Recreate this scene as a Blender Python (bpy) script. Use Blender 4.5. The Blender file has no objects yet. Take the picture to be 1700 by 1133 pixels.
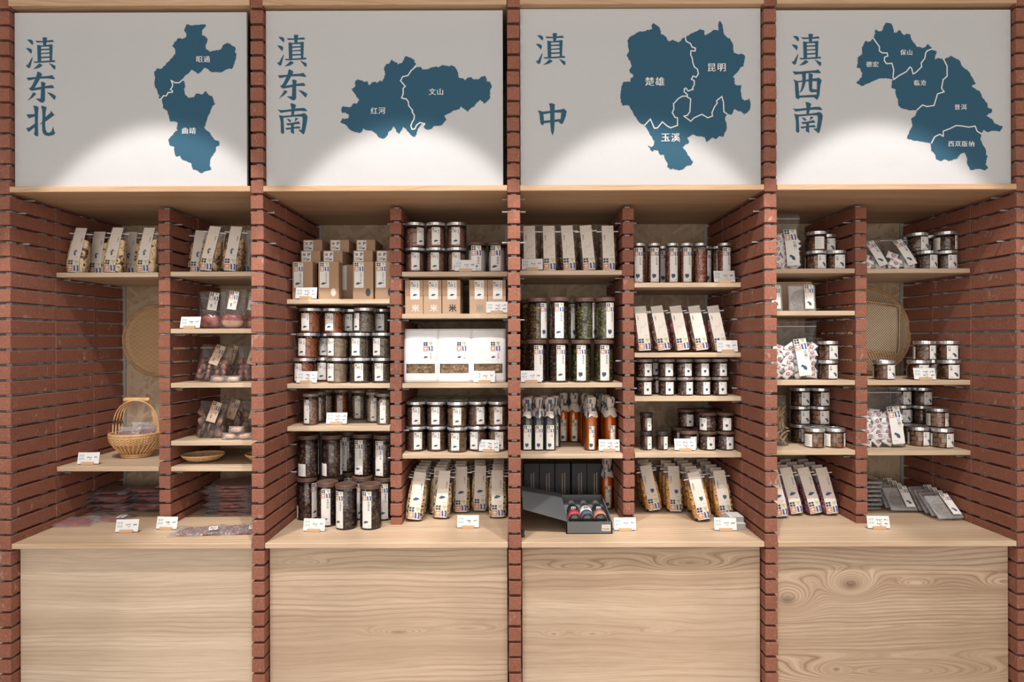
import bpy, bmesh, math, random
from mathutils import Vector, Matrix
from mathutils.geometry import tessellate_polygon
random.seed(7)
S = bpy.context.scene
COL = S.collection
PI = math.pi
F, CX, CY, CAMZ = 1008.0, 850.0, 566.0, 1.5

# ------------------------------------------------------------------ camera
cd = bpy.data.cameras.new('camera'); cd.sensor_width = 36; cd.lens = 36 * F / 1700; cd.clip_start = .05
cam = bpy.data.objects.new('camera', cd); COL.objects.link(cam)
cam.location = (0, 0, CAMZ)
cam.rotation_euler = (Matrix.Rotation(PI / 2, 3, 'X') @ Matrix.Rotation(math.radians(-.17), 3, 'Z')).to_euler()
S.camera = cam

# ------------------------------------------------------------------ light
w = bpy.data.worlds.new('shop_air'); S.world = w; w.use_nodes = True
w.node_tree.nodes['Background'].inputs[0].default_value = (1.0, .92, .84, 1)
w.node_tree.nodes['Background'].inputs[1].default_value = .70
S.view_settings.view_transform = 'Standard'; S.view_settings.look = 'None'
S.view_settings.gamma = 1; S.view_settings.use_curve_mapping = False
S.view_settings.exposure = .12
S.cycles.transparent_max_bounces = 48; S.cycles.max_bounces = 10

def area(name, loc, rot, sx, sy, power, col):
    l = bpy.data.lights.new(name, 'AREA'); l.shape = 'RECTANGLE'; l.size = sx; l.size_y = sy
    l.energy = power; l.color = col
    o = bpy.data.objects.new(name, l); COL.objects.link(o); o.location = loc; o.rotation_euler = rot

def spot(name, loc, tgt, power, angle, blend, col, rad=.03):
    l = bpy.data.lights.new(name, 'SPOT'); l.energy = power; l.spot_size = math.radians(angle)
    l.spot_blend = blend; l.color = col; l.shadow_soft_size = rad
    o = bpy.data.objects.new(name, l); COL.objects.link(o); o.location = loc
    o.rotation_euler = (Vector(tgt) - Vector(loc)).to_track_quat('-Z', 'Y').to_euler()

area('overhead_fill', (0, -.2, 3.5), (math.radians(28), 0, 0), 5.0, 1.6, 30, (1.0, .96, .92))  # added soft fill from overhead, stands for no real fitting
area('overhead_fill', (0, -2.6, 3.3), (math.radians(55), 0, 0), 5.0, 1.6, 40, (1.0, .97, .94))  # second added fill, high behind the camera
area('front_fill', (0, -3.6, 1.25), (math.radians(90), 0, 0), 6.5, 2.2, 95, (1.0, .95, .90))  # added frontal fill to brighten the shelf interiors, no known window
SPX = [(-1.40, 1), (-.42, 1), (.52, .9), (1.46, 1)]
for x, k in SPX:
    spot('track_spotlight', (x, 1.38, 3.45), (x, 2.42, 1.02), 152 * k, 43, .20, (1.0, .955, .92))
    spot('track_spotlight', (x - .28, 1.15, 3.45), (x - .2, 2.62, .55), 62 * k, 34, .5, (1.0, .955, .92))

# ------------------------------------------------------------------ material helpers
class NT:
    def __init__(s, m): s.t = m.node_tree; s.n = s.t.nodes; s.l = s.t.links
    def node(s, ty, **kw):
        n = s.n.new(ty)
        for k, v in kw.items(): setattr(n, k, v)
        return n
    def put(s, inp, v):
        if hasattr(v, 'is_output'): s.l.new(v, inp)
        elif isinstance(v, (tuple, list)) and len(v) == 3 and inp.type == 'RGBA': inp.default_value = (*v, 1)
        else: inp.default_value = v
    def m(s, op, a, b=None, c=None):
        n = s.node('ShaderNodeMath', operation=op); s.put(n.inputs[0], a)
        if b is not None: s.put(n.inputs[1], b)
        if c is not None: s.put(n.inputs[2], c)
        return n.outputs[0]
    def xyz(s, v):
        n = s.node('ShaderNodeSeparateXYZ'); s.put(n.inputs[0], v); return n.outputs
    def comb(s, x, y, z):
        n = s.node('ShaderNodeCombineXYZ')
        for i, v in enumerate((x, y, z)): s.put(n.inputs[i], v)
        return n.outputs[0]
    def noise(s, vec, scale, detail=3, rough=.5):
        n = s.node('ShaderNodeTexNoise'); s.put(n.inputs['Vector'], vec)
        n.inputs['Scale'].default_value = scale; n.inputs['Detail'].default_value = detail
        n.inputs['Roughness'].default_value = rough; return n.outputs[0]
    def vor(s, vec, scale, out=0, feature='F1'):
        n = s.node('ShaderNodeTexVoronoi', feature=feature); s.put(n.inputs['Vector'], vec)
        n.inputs['Scale'].default_value = scale; return n.outputs[out]
    def ramp(s, fac, stops, interp='LINEAR'):
        n = s.node('ShaderNodeValToRGB'); s.put(n.inputs[0], fac); r = n.color_ramp; r.interpolation = interp
        while len(r.elements) < len(stops): r.elements.new(.5)
        for e, (p, c) in zip(r.elements, stops): e.position = p; e.color = (*c, 1) if len(c) == 3 else c
        return n.outputs[0]
    def mix(s, f, a, b, mode='MIX'):
        n = s.node('ShaderNodeMix', data_type='RGBA', blend_type=mode)
        s.put(n.inputs[0], f); s.put(n.inputs[6], a); s.put(n.inputs[7], b); return n.outputs[2]
    def bump(s, h, strength, dist=.002):
        n = s.node('ShaderNodeBump'); s.put(n.inputs['Height'], h)
        n.inputs['Strength'].default_value = strength; n.inputs['Distance'].default_value = dist
        return n.outputs[0]
    def obj(s): return s.node('ShaderNodeTexCoord').outputs['Object']
    def pos(s): return s.node('ShaderNodeNewGeometry').outputs['Position']
    def rnd(s): return s.node('ShaderNodeObjectInfo').outputs['Random']

def mat(name, col=(.5, .5, .5), rough=.6, metal=0, fn=None, spec=.5):
    m = bpy.data.materials.new(name); m.use_nodes = True; t = NT(m)
    b = m.node_tree.nodes['Principled BSDF']
    b.inputs['Base Color'].default_value = (*col, 1); b.inputs['Roughness'].default_value = rough
    b.inputs['Metallic'].default_value = metal
    b.inputs['Specular IOR Level'].default_value = spec
    if fn: fn(t, b)
    return m

def shifted(t):
    r = t.rnd(); o = t.xyz(t.obj())
    k = t.m('MULTIPLY', r, 37.3)
    return t.comb(t.m('ADD', o[0], k), t.m('ADD', o[1], k), t.m('ADD', o[2], t.m('MULTIPLY', r, 91.7)))

def fn_brick(t, b):
    v = shifted(t); r = t.rnd()
    base = t.ramp(r, [(0, (.205, .073, .046)), (.35, (.245, .090, .056)), (.7, (.285, .109, .070)), (1, (.225, .090, .062))])
    n1 = t.noise(v, 14, 4, .6)
    n2 = t.noise(v, 110, 3, .6)
    base = t.mix(t.ramp(n2, [(.42, (.45, .45, .45)), (.60, (0, 0, 0))]), base, (.17, .062, .040))
    base = t.mix(t.m('MULTIPLY', n1, .55), base, (.37, .155, .10))
    sp = t.noise(v, 420, 2, .7)
    base = t.mix(t.ramp(sp, [(.34, (.75, .75, .75)), (.46, (0, 0, 0))]), base, (.14, .05, .035))
    sp2 = t.noise(v, 300, 2, .5)
    base = t.mix(t.ramp(sp2, [(.60, (0, 0, 0)), (.72, (.55, .55, .55))]), base, (.60, .33, .25))
    vx = t.xyz(v)
    st = t.noise(t.comb(t.m('MULTIPLY', vx[0], 1.), t.m('MULTIPLY', vx[1], 1.), t.m('MULTIPLY', vx[2], .55)), 22, 3, .75)
    st = t.ramp(st, [(.63, (0, 0, 0)), (.76, (.5, .5, .5))])
    base = t.mix(st, base, (.62, .46, .38))
    t.put(b.inputs['Base Color'], base)
    t.put(b.inputs['Normal'], t.bump(t.m('ADD', t.m('MULTIPLY', sp, 1.), n1), .35, .0015))
M_BRICK = mat('fired_brick', rough=.85, fn=fn_brick, spec=.25)

def wood(name, light, dark, mid=None, knots=(), ring=9., streak=1., seed=0., panel=False, warp=.05, ringamt=.55, floor=.12):
    mid = mid or tuple((a + c) / 2 for a, c in zip(light, dark))
    def fn(t, b):
        p = t.xyz(t.pos()); r = t.m('MULTIPLY', t.rnd(), 13.) if not panel else 0.
        x = t.m('ADD', p[0], seed); c = t.m('ADD', p[2], 0.) if panel else t.m('ADD', t.m('MULTIPLY', p[1], 1.), t.m('MULTIPLY', p[2], 1.))
        if not panel: x = t.m('ADD', x, r)
        wv = t.noise(t.comb(t.m('MULTIPLY', x, .9), t.m('MULTIPLY', c, 3.2), seed), 1.0, 2, .45)
        wv2 = t.noise(t.comb(t.m('MULTIPLY', x, 3.), t.m('MULTIPLY', c, 14.), seed + 4), 1.0, 3, .5)
        h = t.m('ADD', c, t.m('MULTIPLY', wv, warp * 3)); h = t.m('ADD', h, t.m('MULTIPLY', wv2, warp * .35))
        dark_k = None
        for (kx, kz, sx, sz, amp) in knots:
            dx = t.m('DIVIDE', t.m('SUBTRACT', p[0], kx), sx); dz = t.m('DIVIDE', t.m('SUBTRACT', p[2], kz), sz)
            d2 = t.m('ADD', t.m('MULTIPLY', dx, dx), t.m('MULTIPLY', dz, dz))
            g = t.m('EXPONENT', t.m('MULTIPLY', d2, -1.))
            h = t.m('ADD', h, t.m('MULTIPLY', g, amp))
            if amp > .1 and sx < .15:
                g2 = t.m('EXPONENT', t.m('MULTIPLY', d2, -9.))
                dark_k = g2 if dark_k is None else t.m('ADD', dark_k, g2)
        f = t.m('FRACT', t.m('MULTIPLY', h, ring * 4))
        f = t.m('ABSOLUTE', t.m('SUBTRACT', f, .62))
        lines = t.ramp(f, [(0, (1, 1, 1)), (.07, (.6, .6, .6)), (.16, (.22, .22, .22)), (.45, (0, 0, 0))])
        gate = t.noise(t.comb(t.m('MULTIPLY', x, .7), t.m('MULTIPLY', h, 6.), seed + 9), 1., 2, .5)
        lines = t.m('MULTIPLY', lines, t.m('MULTIPLY', t.ramp(gate, [(.40, (floor, floor, floor)), (.62, (1, 1, 1))]), ringamt))
        fine = t.noise(t.comb(t.m('MULTIPLY', x, 6.), t.m('MULTIPLY', h, 260.), seed), 1., 3, .6)
        broad = t.noise(t.comb(t.m('MULTIPLY', x, .5), t.m('MULTIPLY', h, 11.), seed + 2), 1., 2, .5)
        col = t.mix(t.ramp(broad, [(.32, (0, 0, 0)), (.68, (1, 1, 1))]), light, mid)
        col = t.mix(t.m('MULTIPLY', t.ramp(fine, [(.42, (0, 0, 0)), (.72, (1, 1, 1))]), .5 * streak), col, dark)
        col = t.mix(lines, col, dark)
        if dark_k is not None: col = t.mix(t.m('MULTIPLY', dark_k, .7), col, tuple(k * .5 for k in dark))
        t.put(b.inputs['Base Color'], col)
        t.put(b.inputs['Normal'], t.bump(fine, .12, .0008))
    return mat(name, rough=.5, fn=fn, spec=.35)

def flat_mats():
    pass
def fn_osb(t, b):
    p = t.xyz(t.pos())
    cols = None
    n0 = t.noise(t.pos(), 9, 2, .5)
    out = None
    for i, (ang, s1, s2) in enumerate(((.5, 11, 48), (-.7, 12, 56), (1.5, 10, 44))):
        ca, sa = math.cos(ang), math.sin(ang)
        u = t.m('ADD', t.m('MULTIPLY', p[0], ca), t.m('MULTIPLY', p[2], sa))
        v = t.m('SUBTRACT', t.m('MULTIPLY', p[2], ca), t.m('MULTIPLY', p[0], sa))
        vc = t.vor(t.comb(t.m('ADD', t.m('MULTIPLY', u, s1), t.m('MULTIPLY', n0, .8)), t.m('MULTIPLY', v, s2), i * 3.), 1., 1)
        g = t.xyz(vc)[0]
        out = g if out is None else t.m('MAXIMUM', out, t.m('MULTIPLY', g, .97))
    col = t.ramp(out, [(.45, (.33, .235, .155)), (.75, (.44, .33, .22)), (1, (.52, .40, .28))])
    fine = t.noise(t.pos(), 160, 3, .6)
    col = t.mix(t.m('MULTIPLY', fine, .5), col, (.30, .20, .12))
    t.put(b.inputs['Base Color'], col); t.put(b.inputs['Normal'], t.bump(out, .4, .002))
M_OSB = mat('strand_board', rough=.8, fn=fn_osb)

W_L, W_D = (.66, .485, .315), (.36, .215, .115)
M_SHELF = wood('pale_elm_shelf', (.66, .52, .37), (.38, .25, .15), ring=9, ringamt=.75, seed=3.3)
M_COUNT = wood('elm_counter', (.66, .50, .345), (.38, .24, .14), ring=9, ringamt=.7, seed=8.1, warp=.035)
M_LEDGE = wood('elm_ledge', (.64, .43, .265), (.36, .20, .105), ring=9, ringamt=.6, seed=5.7, warp=.06)
P_L, P_D = (.60, .44, .30), (.30, .175, .10)
M_PAN = [
    [wood('pale_panel_wood', (.66, .53, .40), (.36, .25, .165), ring=12, ringamt=.8, floor=.2, seed=1.2, panel=True, warp=.035)],
    [wood('honey_panel_wood', (.61, .465, .335), (.32, .205, .13), ring=11, ringamt=.9, floor=.25, seed=22.4, panel=True, warp=.05,
          knots=[(-.46, .33, .10, .018, .13), (-.20, .34, .16, .02, .06), (-.84, .61, .08, .012, .07)])],
    [wood('grained_panel_wood', (.57, .42, .295), (.26, .155, .09), ring=12, ringamt=.95, floor=.45, seed=41.9, panel=True, warp=.05,
          knots=[(.26, .59, .12, .02, .07), (.72, .60, .16, .03, .08)]),
     wood('clear_panel_wood', (.62, .48, .345), (.34, .215, .135), ring=8, ringamt=.6, seed=44.2, panel=True, warp=.04,
          knots=[(.165, .32, .03, .012, .12), (.32, .32, .05, .010, .12), (.58, .33, .05, .008, .07)])],
    [wood('knotty_panel_wood', (.60, .45, .32), (.25, .145, .085), ring=15, ringamt=1., floor=.6, seed=63.1, panel=True, warp=.05,
          knots=[(1.105, .455, .10, .06, .16), (1.36, .515, .085, .05, .17), (1.62, .52, .07, .016, .07), (1.98, .52, .10, .03, .09)]),
     wood('swirl_panel_wood', (.56, .415, .29), (.26, .155, .09), ring=14, ringamt=1., floor=.55, seed=71.5, panel=True, warp=.06,
          knots=[(1.30, .175, .035, .02, .12), (1.55, .16, .38, .05, .17)])],
]
M_STEEL = mat('galvanised_steel', (.36, .36, .37), .5, .4)
M_ALU = mat('brushed_lid_metal', (.66, .66, .66), .32, .9)
M_BLID = mat('brown_lid_plastic', (.115, .060, .042), .5)
M_KLID = mat('black_lid', (.03, .025, .025), .35)
M_CLID = mat('frosted_lid', (.22, .17, .15), .25)
M_PAPER = mat('label_paper', (.74, .71, .67), .75)
M_STRIP = mat('cream_band_paper', (.66, .59, .52), .8)
M_KRAFTP = mat('kraft_band_paper', (.50, .36, .25), .8)
def fn_kraft(t, b):
    n = t.noise(t.obj(), 300, 3, .6); c = t.mix(n, (.33, .20, .12), (.43, .275, .17))
    t.put(b.inputs['Base Color'], c)
M_KRAFT = mat('kraft_cardboard', rough=.8, fn=fn_kraft)
M_KRAFT2 = mat('pale_kraft_cardboard', (.52, .355, .235), .8)
M_INK = mat('print_dark', (.035, .045, .06), .7)
M_MAP = mat('print_map_blue', (.035, .075, .13), .7)
M_BLUE = mat('print_blue', (.05, .08, .27), .7)
M_ORNG = mat('print_rust', (.50, .17, .07), .7)
M_GREEN = mat('print_green', (.42, .46, .25), .7)
M_GREY = mat('print_grey', (.30, .29, .28), .7)
M_TEAL = mat('print_teal', (.18, .40, .38), .7)
M_WHITE = mat('print_white', (.70, .69, .68), .7)
M_RED = mat('print_red', (.33, .03, .04), .6)
M_HOLD = mat('card_holder_wood', (.56, .36, .21), .6)
def fn_banner(t, b):
    o = t.pos(); x = t.xyz(o)
    n = t.noise(t.comb(t.m('MULTIPLY', x[0], 150.), 0., t.m('MULTIPLY', x[2], 420.)), 1., 2, .6)
    c = t.mix(t.m('MULTIPLY', n, .5), (.53, .525, .53), (.43, .425, .43))
    t.put(b.inputs['Base Color'], c)
    w1 = t.noise(o, 2.2, 2, .5); w2 = t.noise(o, 9., 3, .55)
    t.put(b.inputs['Normal'], t.bump(t.m('ADD', w1, t.m('MULTIPLY', w2, .22)), .5, .03))
M_BANNER = mat('woven_banner_cloth', rough=.8, fn=fn_banner, spec=.2)
def fn_bprint(t, b):
    o = t.pos(); x = t.xyz(o)
    n = t.noise(t.comb(t.m('MULTIPLY', x[0], 150.), 0., t.m('MULTIPLY', x[2], 420.)), 1., 2, .6)
    t.put(b.inputs['Base Color'], t.mix(n, (.022, .082, .135), (.038, .108, .165)))
    w1 = t.noise(o, 2.2, 2, .5)
    t.put(b.inputs['Normal'], t.bump(w1, .5, .03))
M_BBLUE = mat('banner_blue_print', rough=.75, fn=fn_bprint, spec=.2)

def film(name, tint=(1, 1, 1), rough=.05, base=.10, crinkle=0, scale=30, milky=0., gain=.9):
    m = bpy.data.materials.new(name); m.use_nodes = True; t = NT(m); t.n.clear()
    out = t.node('ShaderNodeOutputMaterial'); tr = t.node('ShaderNodeBsdfTransparent'); tr.inputs[0].default_value = (*tint, 1)
    gl = t.node('ShaderNodeBsdfGlossy'); gl.inputs['Roughness'].default_value = rough
    lw = t.node('ShaderNodeFresnel'); lw.inputs[0].default_value = 1.45
    mx = t.node('ShaderNodeMixShader')
    fac = t.m('ADD', t.m('MULTIPLY', lw.outputs[0], gain), base)
    if crinkle:
        n = t.noise(t.obj(), scale, 3, .6); bp = t.bump(n, crinkle, .01)
        t.l.new(bp, gl.inputs['Normal']); t.l.new(bp, lw.inputs['Normal'])
    t.l.new(fac, mx.inputs[0]); t.l.new(tr.outputs[0], mx.inputs[1]); t.l.new(gl.outputs[0], mx.inputs[2])
    last = mx.outputs[0]
    if milky:
        df = t.node('ShaderNodeBsdfDiffuse'); df.inputs[0].default_value = (.8, .8, .8, 1)
        m2 = t.node('ShaderNodeMixShader'); m2.inputs[0].default_value = milky
        t.l.new(last, m2.inputs[1]); t.l.new(df.outputs[0], m2.inputs[2]); last = m2.outputs[0]
    t.l.new(last, out.inputs[0])
    return m
M_GLASS = film('clear_jar_wall', (.97, .97, .97), .04, .02)
M_FILM = film('clear_pouch_film', (1, 1, 1), .13, .0, 1., 26, .0, .55)
M_BAGF = film('zip_bag_film', (1, 1, 1), .12, .0, 1., 20, .025, .6)
M_VAC = film('vacuum_film', (1, 1, 1), .14, .02, 1., 40, .13, .7)  # white diffuse share stands in for whitish reflections on the film
M_AMBER = film('amber_bottle_wall', (.95, .66, .30), .04, .02)
M_TRAY = film('clear_plastic_tray', (1, 1, 1), .12, .03, .6, 30, .26, .7)  # white diffuse share stands in for gleams on the clear plastic
M_CORE = mat('shaded_filling', (.16, .09, .045), .9)  # dark core colour, painted shade for the gaps between pieces
M_SEAL = mat('seal_strip', (.68, .64, .63), .35)

def bits(name, cols, scale, rough=.6, fine=None):
    def fn(t, b):
        v = shifted(t)
        c = t.xyz(t.vor(v, scale, 1))[0]
        n = len(cols)
        col = t.ramp(c, [(i / n, k) for i, k in enumerate(cols)], 'CONSTANT')
        d = t.vor(v, scale, 0)
        col = t.mix(t.ramp(d, [(.35, (0, 0, 0)), (.8, (.85, .85, .85))]), col, tuple(k * .25 for k in cols[0]))
        t.put(b.inputs['Base Color'], col); t.put(b.inputs['Normal'], t.bump(t.m('SUBTRACT', 1., d), .6, .003))
    return mat(name, rough=rough, fn=fn)
def blotch(name, c1, c2, scale, rough=.5, c3=None):
    def fn(t, b):
        v = shifted(t); n = t.noise(v, scale, 4, .6)
        st = [(.35, c1), (.62, c2)] + ([(.75, c3)] if c3 else [])
        t.put(b.inputs['Base Color'], t.ramp(n, st)); t.put(b.inputs['Normal'], t.bump(n, .5, .004))
    return mat(name, rough=rough, fn=fn)
C = {
    'redseed': bits('red_rice_grains', [(.30, .13, .09), (.42, .20, .14), (.24, .09, .06), (.50, .28, .2)], 260),
    'pepper': bits('dry_pepper_grains', [(.17, .12, .07), (.30, .22, .13), (.10, .07, .05), (.38, .30, .2)], 240),
    'flower': bits('dried_rose_petals', [(.075, .03, .035), (.14, .06, .07), (.05, .025, .02), (.30, .20, .08)], 110),
    'herb': bits('green_dried_herbs', [(.10, .115, .03), (.20, .20, .06), (.06, .06, .02), (.42, .36, .14)], 130),
    'herby': bits('yellow_dried_flowers', [(.12, .09, .03), (.26, .17, .05), (.08, .07, .02), (.45, .30, .10)], 120),
    'chili': blotch('dried_chillies', (.28, .06, .02), (.50, .16, .05), 90),
    'slice': blotch('dried_root_slices', (.50, .38, .25), (.30, .19, .11), 60, c3=(.66, .55, .40)),
    'shroom': blotch('dried_mushrooms', (.20, .105, .05), (.42, .28, .15), 50, c3=(.60, .46, .28)),
    'nut': blotch('dried_nuts', (.12, .06, .04), (.22, .12, .08), 50),
    'beige': bits('pale_grain', [(.55, .42, .30), (.66, .55, .42), (.42, .30, .2)], 160),
    'pinkish': bits('pink_grain', [(.45, .24, .17), (.6, .38, .28), (.34, .17, .12)], 160),
    'powder': mat('white_powder', (.62, .60, .58), .9),
    'pinksalt': bits('ham_flakes', [(.46, .12, .07), (.60, .25, .16), (.32, .08, .05), (.68, .4, .28)], 190),
    'peppercorn': bits('mixed_peppercorns', [(.12, .045, .03), (.30, .09, .06), (.06, .03, .025), (.45, .33, .26)], 150),
    'honey': mat('dark_honey', (.12, .05, .02), .25),
    'brownsugar': bits('brown_sugar_lumps', [(.26, .12, .055), (.38, .20, .10), (.18, .08, .04)], 90),
    'darksugar': bits('dark_sugar_lumps', [(.10, .05, .03), (.17, .09, .05), (.07, .035, .02), (.3, .16, .08)], 120),
    'cube': blotch('pressed_sugar_cubes', (.30, .15, .08), (.42, .24, .14), 80),
    'apple': blotch('dried_fruit_rings', (.62, .42, .22), (.78, .60, .38), 50, c3=(.46, .26, .12)),
    'apple2': blotch('dried_fruit_shreds', (.30, .17, .08), (.56, .37, .20), 95),
    'darkjerky': blotch('dark_dried_strips', (.06, .03, .022), (.13, .07, .045), 60, .35),
    'redjerky': blotch('red_dried_strips', (.12, .035, .03), (.24, .09, .075), 60, .35),
    'orange': blotch('orange_crisps', (.52, .20, .04), (.84, .50, .17), 110),
    'straw': blotch('straw_ribbons', (.40, .24, .11), (.70, .53, .31), 110),
    'purple': blotch('purple_dried_petals', (.10, .035, .05), (.30, .09, .16), 80, c3=(.5, .36, .26)),
    'meat': blotch('cured_meat', (.20, .04, .035), (.38, .11, .08), 40, .3, c3=(.62, .38, .28)),
    'fat': blotch('cured_fat', (.62, .42, .30), (.52, .26, .17), 30, .35),
    'redmeat': blotch('red_meat_slices', (.24, .02, .025), (.46, .07, .07), 30, .3),
    'nutdish': bits('red_bean_mix', [(.28, .10, .09), (.42, .22, .18), (.5, .4, .36), (.2, .06, .06)], 130),
    'sausage': blotch('sausage_rounds', (.16, .06, .05), (.36, .18, .14), 45, .35, c3=(.58, .42, .36)),
    'disc': bits('pressed_sugar_disc', [(.20, .12, .07), (.32, .20, .11), (.14, .08, .045)], 150),
}
M_BAMBOO = blotch('bamboo_strip', (.55, .31, .14), (.70, .44, .22), 30, .5)
M_BAMBOOD = blotch('old_bamboo', (.36, .21, .10), (.48, .30, .15), 30, .55)
def fn_weave(t, b):
    p = t.obj(); x = t.xyz(p)
    u = t.m('MULTIPLY', t.m('ADD', x[0], x[1]), 80.); v = t.m('MULTIPLY', t.m('SUBTRACT', x[0], x[1]), 80.)
    fu = t.m('ABSOLUTE', t.m('SUBTRACT', t.m('FRACT', u), .5)); fv = t.m('ABSOLUTE', t.m('SUBTRACT', t.m('FRACT', v), .5))
    s = t.m('MINIMUM', fu, fv)
    hole = t.m('GREATER_THAN', s, .215)
    col = t.mix(t.noise(p, 60, 3), (.64, .48, .30), (.80, .66, .47))
    t.put(b.inputs['Base Color'], col)
    t.put(b.inputs['Alpha'], t.m('SUBTRACT', 1., hole))
    t.put(b.inputs['Normal'], t.bump(s, .6, .003))
M_WEAVE = mat('open_bamboo_weave', rough=.6, fn=fn_weave)
def fn_weave2(t, b):
    p = t.obj(); x = t.xyz(p)
    u = t.m('MULTIPLY', x[0], 60.); v = t.m('MULTIPLY', x[1], 90.)
    ck = t.m('FRACT', t.m('MULTIPLY', t.m('ADD', t.m('FLOOR', u), t.m('FLOOR', v)), .5))
    n = t.noise(t.comb(t.m('MULTIPLY', x[0], 8.), t.m('MULTIPLY', x[1], 70.), 0.), 1., 3)
    c = t.mix(t.m('MULTIPLY', ck, .8), t.mix(n, (.40, .24, .115), (.54, .35, .18)), (.34, .20, .095))
    t.put(b.inputs['Base Color'], c); t.put(b.inputs['Normal'], t.bump(ck, .35, .002))
M_WEAVE2 = mat('tight_bamboo_weave', rough=.6, fn=fn_weave2)
M_HOLESHADE = mat('painted_hole_shade', (.15, .09, .05), .9)  # dark brown that paints the shade seen through the basket holes
M_BLACKB = mat('black_box_board', (.014, .0135, .013), .55)
M_GREYB = mat('grey_box_board', (.105, .11, .112), .6)
M_FOAM = mat('grey_foam', (.17, .18, .19), .9)
M_GOLD = mat('bronze_print', (.45, .33, .24), .5)
M_DARKGL = mat('dark_bottle_glass', (.022, .024, .022), .12, spec=.6)
M_AMBERL = mat('amber_liquid', (.50, .20, .035), .15)
M_WRAP = blotch('printed_wrap_paper', (.56, .47, .40), (.64, .55, .48), 20, .8)
M_WRAPB = blotch('wrap_indigo_print', (.03, .07, .12), (.12, .15, .19), 60, .8)
M_TWINE = mat('twine', (.46, .32, .2), .8)
M_PINK = mat('pink_label', (.55, .05, .10), .6)
M_SALM = mat('salmon_label', (.55, .22, .15), .6)
M_CANDY = mat('white_candy_wrap', (.80, .79, .79), .45)
M_WPOUCH = blotch('white_paper_pouch', (.76, .75, .75), (.82, .81, .81), 14, .7)
M_FLOOR = mat('light_stone_floor', (.46, .42, .38), .45)
M_CEIL = mat('dark_ceiling', (.05, .05, .055), .8)
M_WALL = mat('dim_back_wall', (.10, .09, .085), .8)

# ------------------------------------------------------------------ geometry helpers
def mesh_from(name, verts, faces, mats, mi=None, smooth=False):
    me = bpy.data.meshes.new(name); me.from_pydata(verts, [], faces)
    for m in (mats if isinstance(mats, (list, tuple)) else [mats]): me.materials.append(m)
    if mi:
        for p, i in zip(me.polygons, mi): p.material_index = i
    if smooth:
        for p in me.polygons: p.use_smooth = True
    me.update(); return me
class G:
    """collects shapes of one part"""
    def __init__(s): s.v = []; s.f = []; s.mi = []
    def add(s, v, f, mi=0):
        o = len(s.v); s.v += [tuple(k) for k in v]; s.f += [tuple(i + o for i in q) for q in f]; s.mi += [mi] * len(f); return s
    def box(s, x0, x1, y0, y1, z0, z1, mi=0, M=None):
        v = [(x, y, z) for x in (x0, x1) for y in (y0, y1) for z in (z0, z1)]
        if M: v = [tuple(M @ Vector(k)) for k in v]
        return s.add(v, [(0, 1, 3, 2), (4, 6, 7, 5), (0, 4, 5, 1), (2, 3, 7, 6), (0, 2, 6, 4), (1, 5, 7, 3)], mi)
    def bbox(s, x0, x1, y0, y1, z0, z1, c=.002, mi=0, M=None):
        bm = bmesh.new(); bmesh.ops.create_cube(bm, size=1)
        for q in bm.verts:
            q.co = Vector(((x0 + x1) / 2 + q.co.x * (x1 - x0), (y0 + y1) / 2 + q.co.y * (y1 - y0), (z0 + z1) / 2 + q.co.z * (z1 - z0)))
        bmesh.ops.bevel(bm, geom=bm.edges[:], offset=c, segments=1, affect='EDGES')
        v = [tuple(M @ q.co) if M else tuple(q.co) for q in bm.verts]
        f = [[q.index for q in p.verts] for p in bm.faces]; bm.free()
        return s.add(v, f, mi)
    def lathe(s, prof, n=20, mi=0, sq=None, M=None, ex=1., ey=1., cap=True):
        v = []; f = []
        for (r, z) in prof:
            for i in range(n):
                a = 2 * PI * i / n; c_, s_ = math.cos(a), math.sin(a)
                if sq:
                    c_ = math.copysign(abs(c_) ** sq, c_); s_ = math.copysign(abs(s_) ** sq, s_)
                p = (r * c_ * ex, r * s_ * ey, z); v.append(tuple(M @ Vector(p)) if M else p)
        for j in range(len(prof) - 1):
            for i in range(n):
                k = (i + 1) % n; f.append((j * n + i, j * n + k, (j + 1) * n + k, (j + 1) * n + i))
        if cap and prof[0][0] > 1e-5: f.append(tuple(reversed(range(n))))
        if cap and prof[-1][0] > 1e-5: f.append(tuple(range((len(prof) - 1) * n, len(prof) * n)))
        return s.add(v, f, mi)
    def tube(s, pts, r, n=6, mi=0, cl=False):
        v = []; f = []; N = len(pts); P = [Vector(p) for p in pts]
        up = Vector((0, 0, 1))
        for i, p in enumerate(P):
            d = (P[(i + 1) % N] - P[i - 1]) if cl else (P[min(i + 1, N - 1)] - P[max(i - 1, 0)])
            d.normalize(); a = d.cross(up)
            if a.length < .1: a = d.cross(Vector((1, 0, 0)))
            a.normalize(); b = d.cross(a)
            rr = r[i] if isinstance(r, (list, tuple)) else r
            for k in range(n):
                t = 2 * PI * k / n; v.append(tuple(p + a * math.cos(t) * rr + b * math.sin(t) * rr))
        for i in range(N if cl else N - 1):
            j = (i + 1) % N
            for k in range(n):
                l = (k + 1) % n; f.append((i * n + k, i * n + l, j * n + l, j * n + k))
        if not cl: f += [tuple(range(n)), tuple(reversed(range((N - 1) * n, N * n)))]
        return s.add(v, f, mi)
    def mesh(s, name, mats, smooth=False): return mesh_from(name, s.v, s.f, mats, s.mi, smooth)

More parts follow.
